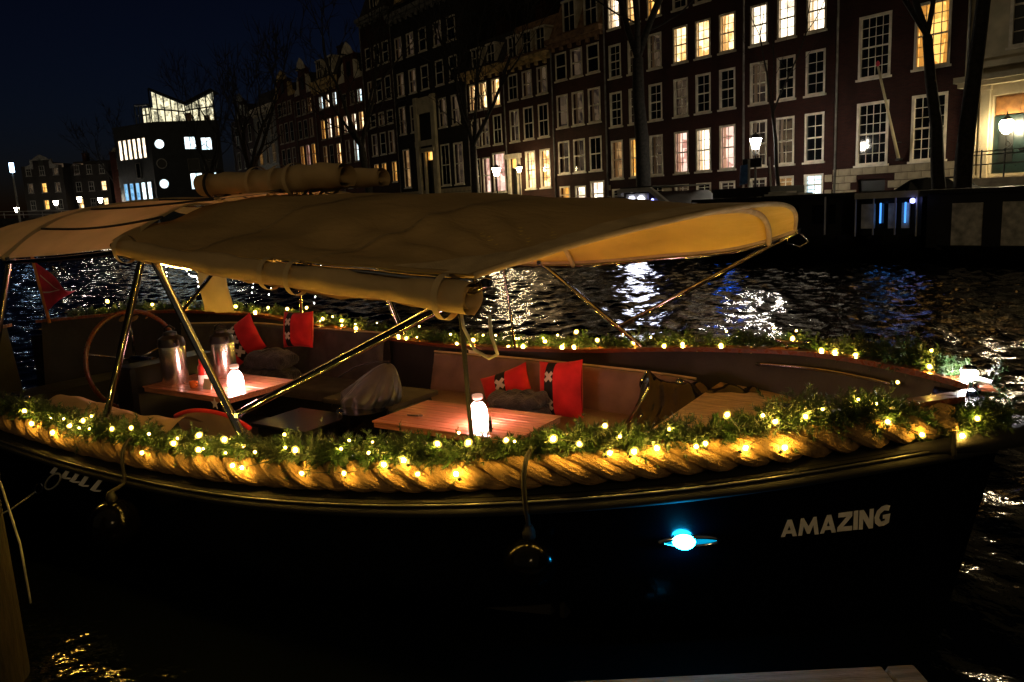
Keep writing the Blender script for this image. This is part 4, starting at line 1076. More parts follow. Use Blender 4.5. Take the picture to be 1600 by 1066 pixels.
# ledge, rub rails, cap rails, inner bulwark
def ribbon(f0, f1, us):
    m = MB(); m.grid(lambda a, b: f0(us[int(round(a * (len(us) - 1)))]) * (1 - b) + f1(us[int(round(a * (len(us) - 1)))]) * b, len(us) - 1, 1); return m
def sweep_rect(fc, w, h, us):
    """rectangular section; fc(u) -> centre, lateral direction is v"""
    m = MB(); n = len(us)
    def f(a, b):
        u = us[int(round(a * (n - 1)))]; c = fc(u); k = int(round(b * 4)) % 4
        dv, dz = [(-w / 2, -h / 2), (w / 2, -h / 2), (w / 2, h / 2), (-w / 2, h / 2)][k]; return c + np.array([0, dv, dz])
    m.grid(f, n - 1, 4); return m
for sg in (-1, 1):
    us = [u for u in US if .03 < u < 8.95]
    m = ribbon(lambda u: bp(u, sg * (hb(u) + .125), zr(u) + .012), lambda u: bp(u, sg * max(0, hb(u) - .05), zr(u) + .04), us); sloop.part(m, "covering_board", "rubber", smooth=True)
    m = MB(); m.tube([bp(u, sg * (hb(u) + .125), zr(u)) for u in us], .007, 8); sloop.part(m, "rub_rail", "brushed_steel", smooth=True)
    m = MB(); m.tube([bp(u, sg * (hb(u) + .112), zr(u) - .035) for u in us], .026, 8); sloop.part(m, "rubber_strake", "rubber", smooth=True)
    us2 = [u for u in US if .12 < u < 8.9]
    m = sweep_rect(lambda u: bp(u, sg * max(.03, hb(u) - .05), zr(u) + .185), .13, .03, us2); sloop.part(m, "cap_rail", "mahogany")
    m = ribbon(lambda u: bp(u, sg * max(.02, hb(u) - .06), zr(u) + .168), lambda u: bp(u, sg * max(.0, min(hb(u) - .13, hully(u, .30) - .10)), .30), us2); sloop.part(m, "bulwark", "liner", smooth=True)
# rope fender, three strands a side
for sg in (-1, 1):
    us = np.linspace(.20, 7.4, 1100) if sg < 0 else np.linspace(.24, 8.6, 600)
    C_ = np.array([bp(u, sg * (hb(u) + .050), zr(u) + .115) for u in us]); T_ = np.gradient(C_, axis=0); ds = np.linalg.norm(T_, axis=1); arc = np.cumsum(ds); T_ /= ds[:, None]
    Zv = np.array([0, 0, 1.0]); S_ = np.cross(T_, Zv); S_ /= np.linalg.norm(S_, axis=1)[:, None]; Up = np.cross(S_, T_)
    root = empty("rope_fender", (0, 0, 0), 0, parent=sloop.o)
    if sg > 0: root.name = "rope_fender.001"
    for k in range(3):
        ph = arc * 2 * math.pi / .41 * (-1 if sg < 0 else 1) + 2 * math.pi * k / 3
        Pk = C_ + .039 * (np.cos(ph)[:, None] * S_ + np.sin(ph)[:, None] * Up)
        
        rs = .0345 * np.clip(.45 + np.minimum(arc, arc[-1] - arc) / .10, 0, 1) * (1 + .035 * np.sin(arc * 9.7 + 2 * k) + .03 * np.sin(arc * 23.1 + k))
        nk = 44 if sg < 0 else 12
        m = MB(); Tk = np.gradient(Pk, axis=0); Tk /= np.linalg.norm(Tk, axis=1)[:, None]; Nk = np.cross(Tk, Up); Nk /= np.linalg.norm(Nk, axis=1)[:, None]; Bk = np.cross(Nk, Tk)
        ag = np.arange(nk) * 2 * math.pi / nk
        rid = 1 + .060 * np.cos(11 * ag[None, :] + arc[:, None] * 2 * math.pi / .085) + .015 * rng.standard_normal((len(arc), nk)) if nk > 12 else np.ones((len(arc), nk))
        Vk = Pk[:, None] + (rs[:, None] * rid)[..., None] * (np.cos(ag)[None, :, None] * Nk[:, None] + np.sin(ag)[None, :, None] * Bk[:, None])
        ii = np.arange(len(arc) - 1)[:, None] * nk; jj = np.arange(nk)[None, :]; j2 = (jj + 1) % nk
        Fk = np.stack([ii + jj, ii + j2, ii + nk + j2, ii + nk + jj], -1).reshape(-1, 4)
        m.add(Vk.reshape(-1, 3), Fk.tolist() + [list(range(nk))[::-1], [(len(arc) - 1) * nk + q for q in range(nk)]]); o = sloop.part(m, "strand", "rope_tan", root, smooth=True)
# floor
m = MB(); us = [u for u in US if .9 < u < 8.6]; m.add([bp(u, -max(0, hully(u, .2) - .10), .2) for u in us] + [bp(u, max(0, hully(u, .2) - .10), .2) for u in us[::-1]], [tuple(range(2 * len(us)))[::-1]]); sloop.part(m, "floor", "floor_dark")
# bow platform of teak planks laid along the far side
ZB = .83
bb = MB(); bb.add([bp(u, sg * max(.02, hb(u) - .115), ZB - .025) for sg, uu in ((-1, [.3, .5, .8, 1.2, 1.7]), (1, [1.7, 1.2, .8, .5, .3])) for u in uu], [tuple(range(10))]); bow_bench = sloop.part(bb, "bow_platform", "floor_dark")
uu = np.linspace(.36, 1.68, 24)
for k in range(26):
    pts = []
    for u in uu:
        lim = -(hb(u) - .13); a_ = hb(u) - .125 - .072 * k; b_ = a_ - .066
        if a_ > lim + .02: pts.append((u, a_, max(b_, lim)))
    if len(pts) < 2: continue
    m = MB(); n_ = len(pts); V = []
    for u, a_, b_ in pts: V += [bp(u, a_, ZB), bp(u, b_, ZB), bp(u, a_, ZB - .02), bp(u, b_, ZB - .02)]
    F = []
    for q in range(n_ - 1):
        A = 4 * q; B_ = A + 4; F += [(A, A + 1, B_ + 1, B_), (A, B_, B_ + 2, A + 2), (A + 1, A + 3, B_ + 3, B_ + 1)]
    F += [(0, 2, 3, 1), (4 * n_ - 4, 4 * n_ - 3, 4 * n_ - 1, 4 * n_ - 2)]
    m.add(V, F); sloop.part(m, "plank", "teak", bow_bench)
m = MB(); m.box2((-1.71, -1.15, .2), (-1.685, 1.15, ZB - .03)); sloop.part(m, "platform_front", "liner", bow_bench)
# side benches with quilted backrests
def bench(u0, u1, sg, vin, name, cushion, backs, ztop=.82, quilt=True):
    m = MB(); n = 10
    root = None
    pts_out = [(u0 + (u1 - u0) * k / n) for k in range(n + 1)]
    m.prism([(u, sg * vin) for u in pts_out] + [(u, sg * (hb(u) - .15)) for u in pts_out[::-1]], lambda x, y, t: bp(x, y, t), .21, .44); root = sloop.part(m, name, "liner")
    m = MB()
    def cf(a, b):
        u = u0 + .02 + (u1 - u0 - .04) * a; v0, v1 = vin - .03, hb(u) - .3; e = min(1, min(a, 1 - a) * 30, min(b, 1 - b) * 9)
        return bp(u, sg * (v0 + (v1 - v0) * b), .445 + .085 * math.sqrt(max(0, 1 - (1 - e) ** 2)))
    m.grid(cf, 60, 20); sloop.part(m, "seat_cushion", cushion, root, smooth=True)
    for a0, a1 in backs:
        m = MB()
        def bf(a, b):
            u = a0 + (a1 - a0) * a; t = b * 2
            # front face up, over the top, down the back
            if t <= 1: zz = .50 + (ztop - .50) * t; dv = .26 - .10 * t
            else: zz = ztop - (ztop - .5) * (t - 1); dv = .16 - .06 + .0 * t
            e = min(1, min(a, 1 - a) * 22); bul = .035 * math.sqrt(max(0, 1 - (1 - e) ** 2))
            if t <= 1:
                q = .007 * (abs(math.sin(a * (a1 - a0) * 26)) ** .5 + abs(math.sin(t * 12)) ** .5) if quilt else 0
                dv += bul + q
            return bp(u, sg * (hb(u) - dv - .03), zz - (1 - e) * .012)
        m.grid(bf, 90, 26); sloop.part(m, "backrest", cushion, root, smooth=True)
        m = MB(); m.tube([bp(a0 + (a1 - a0) * k / 20, sg * (hb(a0 + (a1 - a0) * k / 20) - .20), ztop + .004) for k in range(21)], .009, 6); sloop.part(m, "piping", "canvas_band", root)
bench(1.75, 4.45, 1, .72, "bench", "vinyl_brown", [(1.85, 4.42)], .84)
bench(1.75, 4.3, -1, .78, "bench", "vinyl_brown", [(1.9, 4.2)], .72)
bench(5.0, 8.1, 1, .78, "aft_bench", "cushion_grey", [(5.05, 6.5), (6.54, 8.0)], .98, False)
bench(5.3, 8.0, -1, .95, "aft_bench", "cushion_grey", [(5.4, 7.9)], .84, False)
m = MB(); m.box2((-8.55, -.7, .21), (-8.1, .8, .5)); sloop.part(m, "stern_bench", "liner")
# engine box between the benches
m = MB(); m.bevbox((-4.62, .25, .2), (-3.95, .78, .62), .03); eb = sloop.part(m, "engine_box", "pot_black", smooth=True, angle=35)
m = MB(); m.bevbox((-4.66, .21, .623), (-3.91, .80, .66), .012); sloop.part(m, "lid", "cushion_grey", eb, smooth=True, angle=35)
# helm console and wheel
m = MB(); m.bevbox((-6.18, -.62, .2), (-5.9, .18, .98), .03); con = sloop.part(m, "helm_console", "pot_black", smooth=True, angle=35)
for vv in (-.35, -.1):
    m = MB(); n = 16; V = [bp(6.185, vv + .05 * math.cos(2 * math.pi * j / n), .86 + .05 * math.sin(2 * math.pi * j / n)) for j in range(n)] + [bp(6.20, vv + .045 * math.cos(2 * math.pi * j / n), .86 + .045 * math.sin(2 * math.pi * j / n)) for j in range(n)]
    m.add(V, [(j, (j + 1) % n, n + (j + 1) % n, n + j) for j in range(n)] + [tuple(range(n, 2 * n))]); sloop.part(m, "gauge", "paper", con)
whl = empty("steering_wheel", (0, 0, 0), 0, parent=sloop.o)
wc = (6.42, -.27, .95); RW = .43
def wpt(t, r, du=0): return bp(wc[0] + du + .10 * r * math.sin(t), wc[1] + r * math.cos(t), wc[2] + r * math.sin(t))
m = MB(); m.tube([wpt(t, RW) for t in np.linspace(0, 2 * math.pi, 56, endpoint=False)], .019, 10, closed=True); sloop.part(m, "rim", "mahogany", whl, smooth=True)
for k in range(5):
    t = math.pi / 2 + 2 * math.pi * k / 5; m = MB(); m.tube([wpt(t, .05), wpt(t, RW * .55, -.02), wpt(t, RW)], .011, 8); sloop.part(m, "spoke", "steel", whl, smooth=True)
m = MB(); m.tube([bp(wc[0] + .04, wc[1], wc[2]), bp(wc[0] - .28, wc[1], wc[2])], .045, 14); sloop.part(m, "hub", "steel", whl, smooth=True, angle=40)
# bow lamp on the stem head
m = MB(); m.lathe([(.05, 0), (.05, .02), (.02, .03), (.018, .06)], 12, bp(.15, .13, 1.13)); bw = sloop.part(m, "bow_lamp_foot", "steel", smooth=True, angle=40)
m = MB(); m.lathe([(.012, 0), (.034, .010), (.034, .042), (.012, .050)], 14, bp(.15, .13, 1.192)); sloop.part(m, "lens", "bow_lamp", bw, smooth=True)
m = MB(); m.lathe([(.03, 0), (.032, .014), (.016, .022)], 14, bp(.15, .13, 1.243)); sloop.part(m, "lamp_cap", "steel", bw, smooth=True)
m = MB(); m.bevbox(tuple(bp(.12, .22, 1.12)), tuple(bp(.0, .29, 1.15)), .012); sloop.part(m, "bow_chock", "mahogany", smooth=True, angle=35)
m = MB(); m.prism([(.06, -.08), (.30, -.24), (.30, .24), (.06, .08)], lambda x, y, t: bp(x, y, t), 1.085, 1.125); sloop.part(m, "breasthook", "hull_black")
# rail tube along the far bow, cleats
m = MB(); m.tube([bp(.5 + .9 * t, (hb(.5 + .9 * t) - .13), zr(.5 + .9 * t) + .10) for t in np.linspace(0, 1, 20)], .012, 8); sloop.part(m, "grab_rail", "steel", smooth=True)
for uu, vv in ((1.15, hb(1.15) - .07), (5.6, -(hb(5.6) - .06)), (.75, -(hb(.75) - .07))):
    m = MB(); z0 = zr(uu) + .2; m.tube([bp(uu - .11, vv, z0 + .055), bp(uu - .05, vv, z0 + .045), bp(uu + .05, vv, z0 + .045), bp(uu + .11, vv, z0 + .055)], .013, 8); m.tube([bp(uu - .04, vv, z0), bp(uu - .04, vv, z0 + .04)], .012, 8); m.tube([bp(uu + .04, vv, z0), bp(uu + .04, vv, z0 + .04)], .012, 8); sloop.part(m, "cleat", "steel", smooth=True)
# blue lit port in the bow
def hull_frame(u, z):
    P = bp(u, -hully(u, z), z); du = bp(u - .05, -hully(u - .05, z), z) - bp(u + .05, -hully(u + .05, z), z); dz = bp(u, -hully(u, z + .05), z + .05) - bp(u, -hully(u, z - .05), z - .05)
    du /= np.linalg.norm(du); dz /= np.linalg.norm(dz); nn = np.cross(du, dz); nn /= np.linalg.norm(nn); return P, du, dz, nn
P_, du_, dz_, nn_ = hull_frame(1.115, .655)
def hp(x, y, t): return P_ + du_ * x + dz_ * y + nn_ * t
n = 28
m = MB(); V = []
for r1, r2, t in ((.145, .034, .003), (.140, .030, .014), (.118, .022, .016), (.112, .018, .004)): V += [hp(r1 * math.cos(2 * math.pi * j / n), r2 * math.sin(2 * math.pi * j / n), t) for j in range(n)]
m.add(V, [(a * n + j, a * n + (j + 1) % n, (a + 1) * n + (j + 1) % n, (a + 1) * n + j) for a in range(3) for j in range(n)]); port = sloop.part(m, "light_bezel", "steel", smooth=True)
m = MB(); V = [hp(0, 0, .030)]
for r, t in ((.55, .024), (.85, .014), (1.0, .004)): V += [hp(-.030 + .050 * r * math.cos(2 * math.pi * j / n), .006 + .044 * r * math.sin(2 * math.pi * j / n), t + .008) for j in range(n)]
m.add(V, [(0, 1 + j, 1 + (j + 1) % n) for j in range(n)] + [(1 + a * n + j, 1 + (a + 1) * n + j, 1 + (a + 1) * n + (j + 1) % n, 1 + a * n + (j + 1) % n) for a in range(2) for j in range(n)]); sloop.part(m, "lens", "blue_lamp", port, smooth=True)
m = MB(); m.add([hp(.113 * math.cos(2 * math.pi * j / n), .019 * math.sin(2 * math.pi * j / n), .006) for j in range(n)], [tuple(range(n))]); sloop.part(m, "bloom_disc", "blue_glow", port)  # emissive disc added to paint the lamp's bloom around its lens
# name on the bow
GL = {
 "A": (.98, [[(0, 0), (.25, 0), (.51, .66), (.51, 1), (.40, 1)], [(.51, 1), (.51, .66), (.72, 0), (.98, 0), (.66, 1)], [(.321, .18), (.663, .18), (.599, .38), (.40, .38)]]),
 "M": (1.25, [[(0, 0), (.24, 0), (.33, .55), (.33, 1), (.16, 1)], [(.33, 1), (.33, .55), (.54, .08), (.62, .08), (.62, .5)], [(.62, .5), (.62, .08), (.71, .08), (.92, .55), (.92, 1)], [(.92, 1), (.92, .55), (1.0, 0), (1.25, 0), (1.09, 1)]]),
 "Z": (.92, [[(.05, 1), (.05, .76), (.55, .76), (.9, .76), (.9, 1)], [(.55, .76), (.02, .24), (.36, .24), (.9, .76)], [(.02, .24), (0, 0), (.92, 0), (.92, .24), (.36, .24)]]),
 "I": (.27, [[(0, 0), (.27, 0), (.27, 1), (0, 1)]]),
 "N": (.88, [[(0, 0), (.25, 0), (.25, .55), (.25, 1), (0, 1)], [(.25, 1), (.25, .55), (.62, 0), (.62, .48)], [(.62, .48), (.62, 0), (.88, 0), (.88, 1), (.62, 1)]]),
 "G": (.95, [[(.92, .95), (.85, .72), (.58, .78), (.34, .64), (.28, .42), (.42, .22), (.64, .24), (.66, .36), (.5, .36), (.5, .55), (.95, .55), (.9, .1), (.6, 0), (.3, 0), (.05, .2), (0, .5), (.12, .82), (.4, 1), (.7, 1.02)]]),
}
word = "AMAZING"; gap = .07; tot = sum(GL[c][0] for c in word) + gap * (len(word) - 1); tx = 0
wob = [0, .0, .02, .05, .06, .05, .09]
for i, ch in enumerate(word):
    m = MB()
    for poly in GL[ch][1]:
        def fn(x, y, t):
            a = (tx + x + .10 * y) / tot; u = .795 - .385 * a; z = .637 - .022 * a + (.088 + .02 * a) * (y + wob[i]); return bp(u, -(hully(u, z) + .0015 + t), z)
        # subdivide outline so the letter follows the curved plating
        pl = []
        for q in range(len(poly)):
            p0, p1 = poly[q], poly[(q + 1) % len(poly)]
            pl += [p0, ((p0[0] + p1[0]) / 2, (p0[1] + p1[1]) / 2)]
        if ch == "G":
            m.prism(poly[::-1], fn, 0, .004)
        else: m.prism(pl[::-1], fn, 0, .004)
    sloop.part(m, "letter", "letter_paint"); tx += GL[ch][0] + gap
# script name on the quarter (only its tail shows)
for k, (a, hgt_) in enumerate(((0, .7), (.28, .9), (.5, .75), (.72, 1.0), (1.0, .8))):
    m = MB()
    def fn(x, y, t): u = 5.05 - .42 * x - .10 * y; z = .60 - .05 * x + .11 * y; return bp(u, -(hully(u, z) + .002 + t), z)
    m.prism([(a, 0), (a + .10, 0), (a + .16, hgt_), (a + .08, hgt_)][::-1], fn, 0, .004); m.prism([(a + .105, 0), (a + .22, .12), (a + .22, .22), (a + .115, .12)][::-1], fn, 0, .004)
    sloop.part(m, "letter", "letter_paint")

# ================================================================== CANOPY
can = BT("boat_canopy", "tan canvas canopy on steel hoops over the sloop", "canopy", 3.4, 0, 1.0)
def interp(x, xs, ys): return float(np.interp(x, xs, ys))
def smooth_i(x, xs, ys):
    i = int(np.clip(np.searchsorted(xs, x) - 1, 0, len(xs) - 2)); m = np.gradient(np.array(ys, float), np.array(xs, float)); h = xs[i + 1] - xs[i]; t = (x - xs[i]) / h
    return float((2 * t**3 - 3 * t**2 + 1) * ys[i] + (t**3 - 2 * t**2 + t) * h * m[i] + (-2 * t**3 + 3 * t**2) * ys[i + 1] + (t**3 - t**2) * h * m[i + 1])
VE = 1.38
def cover(s, w, lift=0.0):
    """s 0 front .. 1 aft, w -1 near .. 1 far"""
    aw = abs(w)
    ue, uc = (1.93 if w < 0 else 1.24), 1.10
    uf = uc + (ue - uc) * (aw ** 1.7 if w < 0 else aw ** 3)
    u = uf + (4.62 - uf) * s
    zc = smooth_i(u, [1.0, 1.4, 2.0, 2.7, 3.9, 4.7], [2.06, 2.08, 2.13, 2.19, 2.255, 2.285])
    if w < 0: ze = smooth_i(u, [1.8, 2.0, 2.9, 3.9, 4.7], [1.825, 1.835, 1.895, 1.965, 2.03])
    else: ze = smooth_i(u, [1.1, 1.3, 1.5, 2.2, 3.2, 4.7], [1.93, 1.85, 1.79, 1.71, 1.66, 1.80])
    z = zc - (zc - ze) * aw ** (2.1 if w < 0 else 2.4)
    # slack cloth: shallow drapes running to the near front corner
    z += .008 * math.sin(7 * u + 5 * w) * (1 - aw ** 4) * min(1, s / .2)
    if w < 0:
        # folds fanning out of the near front corner and along the lashed eave
        dx, dw = u - 1.9, (w + 1) * VE; ang = math.atan2(dw, dx + .3); rad = math.hypot(dw, dx)
        env = math.exp(-((dw - .38) / .34) ** 2) * min(1, s / .22)
        z += .017 * env * math.sin(ang * 26 + .8 * math.sin(3 * u)) * min(1, rad / .5) + .010 * env * math.sin(9 * u + 14 * w + 2 * math.sin(2.3 * u)) + .0012 * (1 - aw ** 3) * math.sin(24 * w + 6 * u + 3 * math.sin(1.7 * u)) * min(1, s / .2)
        z -= .045 * math.exp(-((dw - .30) / .22) ** 2) * math.sin(math.pi * s) ** .6
    v = VE * (w - .04 * (1 - w * w) * 0)
    return bp(u, v, z + lift)
m = MB(); m.grid(lambda a, b: cover(a, -1 + 2 * b), 110, 110); main_cover = can.part(m, "main_cover", "canvas_tan", smooth=True)
m = MB(); m.grid(lambda a, b: cover(a, 1 - 2 * b, -.006), 70, 80); can.part(m, "lit_underside", "canvas_lit_underside", main_cover, smooth=True)  # added sheet under the cover, coloured as if lit from below
m = MB(); m.tube([cover(0, w, -.004) for w in np.linspace(-1, 1, 70)], .014, 8); can.part(m, "front_hem", "canvas_band", main_cover, smooth=True)
m = MB(); m.grid(lambda a, b: cover(.012 + .05 * b, -1 + 2 * a, .004), 70, 3); can.part(m, "hem_band", "canvas_band", main_cover, smooth=True)
m = MB(); m.tube([cover(s, 1, -.004) for s in np.linspace(0, 1, 50)], .016, 8); can.part(m, "far_hem", "canvas_band", main_cover, smooth=True)
for s in (.36, .70):
    m = MB(); m.grid(lambda a, b: cover(s + .010 * (b - .5), -1 + 2 * a, .0045), 60, 1); can.part(m, "seam", "seam_tape", main_cover, smooth=True)
# reinforced corner patch
m = MB(); m.grid(lambda a, b: cover(.02 + .16 * a * (1 - .6 * b), -.985 + .16 * b, .005), 10, 6); can.part(m, "corner_patch", "canvas_band", main_cover, smooth=True)
# aft cover in four strips
HV, HZ = [-1.36, -1.12, -.77, -.4, .15, .6, 1.0, 1.36], [1.94, 2.11, 2.235, 2.29, 2.315, 2.28, 2.16, 1.92]
def acover(s, w, lift=0.0):
    u = 4.5 + 1.5 * s; v = VE * w; z = smooth_i(v, HV, HZ) + .035 * (1 - s) * (1 - abs(w)) * .0 + (.06 * (1 - s)) * (abs(w) ** 3)
    z -= .03 * math.sin(math.pi * s) * (.3 + .7 * abs(math.sin(w * 6.2)))
    return bp(u, v, z + lift)
wb = [-1, -.80, -.52, -.10, .45, 1]
aft = None
for k in range(5):
    m = MB(); a0, a1 = wb[k] + .004, wb[k + 1] - .004
    m.grid(lambda a, b: acover(a, a0 + (a1 - a0) * b, .01 * math.sin(math.pi * b)), 24, 12)
    can.part(m, "aft_panel", "canvas_aft", smooth=True)
    if k:
        m = MB(); m.tube([acover(s, wb[k], .004) for s in np.linspace(0, 1, 16)], .010, 6); can.part(m, "aft_seam", "liner", smooth=True)
m = MB(); m.tube([acover(1.0, w, -.01) for w in np.linspace(-1, 1, 40)], .030, 10); can.part(m, "aft_hem", "canvas_band", smooth=True)
m = MB(); m.grid(lambda a, b: acover(1.02 + .6 * a, -1 + 2 * b, -.05 * a), 10, 40); can.part(m, "rear_panel", "canvas_aft", smooth=True)
# rolled side flaps: a spiral of cloth swept along the eave
def roll(path, radii, turns=2.3, n=40, start=0.0, flip=1, wrinkle=.006):
    m = MB(); P = np.array(path); k = len(P)
    T = np.gradient(P, axis=0); T /= np.linalg.norm(T, axis=1)[:, None]
    S = np.cross(T, np.array([0, 0, 1.0])); S /= np.linalg.norm(S, axis=1)[:, None]; Up = np.cross(S, T)
    def f(a, b):
        i = int(round(a * (k - 1))); t = start + flip * 2 * math.pi * turns * b; r = radii[i] * (.30 + .70 * b ** .8)
        r *= 1 + .09 * math.sin(2 * t + .25 * i) * b + wrinkle / .08 * (math.sin(i * 1.9 + 3 * t) + .8 * math.sin(i * .83 - 2 * t + 1)) * b
        return P[i] + r * (math.cos(t) * S[i] + math.sin(t) * Up[i])
    m.grid(f, k - 1, n * 2); return m
npth = [bp(4.43 + (1.90 - 4.43) * t, -1.45, 1.985 + (1.735 - 1.985) * t - .018 * math.sin(math.pi * t)) for t in np.linspace(0, 1, 40)]
nr_ = [.058 + .018 * t + .006 * math.sin(t * 21) for t in np.linspace(0, 1, 40)]
nroll = can.part(roll(npth, nr_, 2.4, 36, 1.9, 1), "side_flap_roll", "canvas_roll", smooth=True)
for t in (.05, .52, .60, .965):
    i = int(t * 39); m = MB(); T = npth[min(39, i + 1)] - npth[max(0, i - 1)]; T /= np.linalg.norm(T); S = np.cross(T, [0, 0, 1.0]); S /= np.linalg.norm(S); Up = np.cross(S, T); rr = nr_[i] * 1.0 + .010
    def sf(a, b): q = 2 * math.pi * a; return npth[i] + T * (.018 * (b - .5) * 2) + rr * (math.cos(q) * S + math.sin(q) * Up) + np.array([0, 0, .01 * math.sin(q)])
    m.grid(sf, 26, 1, closed_u=True); can.part(m, "strap", "canvas_band", nroll, smooth=True)
m = MB(); e = npth[-1]
m.tube([e + d for d in (np.array([.10, -.02, -.06]), np.array([.11, -.03, -.14]), np.array([.13, -.02, -.22]), np.array([.06, .02, -.25]), np.array([-.02, .03, -.22]), np.array([-.05, .0, -.12]), np.array([-.06, 0, -.04]))], .007, 8); can.part(m, "tie_cord", "rope_white", nroll, smooth=True)
for k, (u0, u1, vv, zz, rr, mm) in enumerate(((5.55, 3.95, -.02, 2.40, .105, "canvas_roll"), (5.45, 3.80, .19, 2.38, .080, "canvas_roll"))):
    pth = [bp(u0 + (u1 - u0) * t, vv + .015 * math.sin(6 * t), zz - .02 * t + .006 * math.sin(9 * t)) for t in np.linspace(0, 1, 30)]
    rl_ = can.part(roll(pth, [rr * (1 + .06 * math.sin(k2 * 1.3)) for k2 in range(30)], 2.2, 30, 2.6, 1, .003), "top_flap_roll", mm, smooth=True)
    for t in (.12, .42, .62, .72):
        i = int(t * 29); m = MB(); c = pth[i]
        m.grid(lambda a, b: c + np.array([.02 * (2 * b - 1), (rr * 1.16) * math.cos(2 * math.pi * a), (rr * 1.16) * math.sin(2 * math.pi * a)]), 22, 1, closed_u=True); can.part(m, "strap", "canvas_band" if t > .3 else "black_cloth", rl_, smooth=True)
# far side flap let down aft
m = MB(); m.grid(lambda a, b: bp(7.70 - .50 * a + .03 * math.sin(5 * b), 1.36 + .03 * math.sin(9 * a) * b, 1.62 - .50 * b), 20, 10); can.part(m, "hanging_flap", "canvas_aft", smooth=True)
# steel poles and hoops
def pole(a, b, r=.020, mat="steel", name="pole", ends=True):
    m = MB(); m.tube([bp(*a), bp(*b)], r, 12); p = can.part(m, name, mat, smooth=True, angle=40)
    if ends:
        for q in (a, b):
            m = MB(); c = bp(*q); m.lathe([(r * .5, -.02), (r * 1.35, -.014), (r * 1.35, .014), (r * .5, .02)], 12, c); can.part(m, "pole_joint", mat, p, smooth=True, angle=40)
pole((4.29, -1.40, 1.93), (4.71, -1.52, .93), .021)
pole((4.17, -1.41, 1.92), (3.45, -1.48, .96), .022)
pole((3.50, -1.46, 1.075), (1.86, -1.40, 1.80), .021)
pole((5.96, -1.36, 1.92), (6.27, -1.5, .96), .021)
pole((2.02, -1.37, 1.70), (2.05, -1.30, .98), .011, "black_cloth", "tension_strap", False)
pole((1.22, 1.40, 1.86), (2.56, 1.42, 1.15), .019)
pole((3.24, 1.38, 1.66), (2.36, 1.42, .99), .019)
pole((3.60, 1.38, 1.68), (3.57, 1.46, .93), .012)
pole((5.10, 1.38, 1.80), (4.86, 1.48, .98), .030)
pole((7.25, 1.38, 1.70), (8.02, 1.30, 1.12), .024)
pole((6.05, 1.37, 1.9), (6.25, 1.5, .98), .019)
m = MB(); m.tube([cover(s, -1, -.03) for s in np.linspace(0, 1, 30)], .016, 8); can.part(m, "eave_rail", "steel", smooth=True)
m = MB(); m.tube([cover(s, 1, -.03) for s in np.linspace(.03, 1, 30)], .016, 8); can.part(m, "eave_rail", "steel", smooth=True)
m = MB(); m.tube([acover(s, -1, -.025) for s in np.linspace(0, 1, 20)], .015, 8); can.part(m, "eave_rail", "steel", smooth=True)
for s in (.05, .5, .98):
    m = MB(); m.tube([cover(s, w, -.035) for w in np.linspace(-1, 1, 50)], .018, 8); can.part(m, "hoop_sleeve", "canvas_band", smooth=True)
m = MB(); m.tube([acover(.99, w, -.05) for w in np.linspace(-1, 1, 40)], .016, 8); can.part(m, "hoop", "steel", smooth=True)
m = MB(); m.tube([bp(1.20, 1.40, 1.84), bp(1.16, 1.44, 1.79), bp(1.22, 1.46, 1.75), bp(1.30, 1.44, 1.78), bp(1.29, 1.40, 1.81)], .007, 6); can.part(m, "hook", "steel", smooth=True)

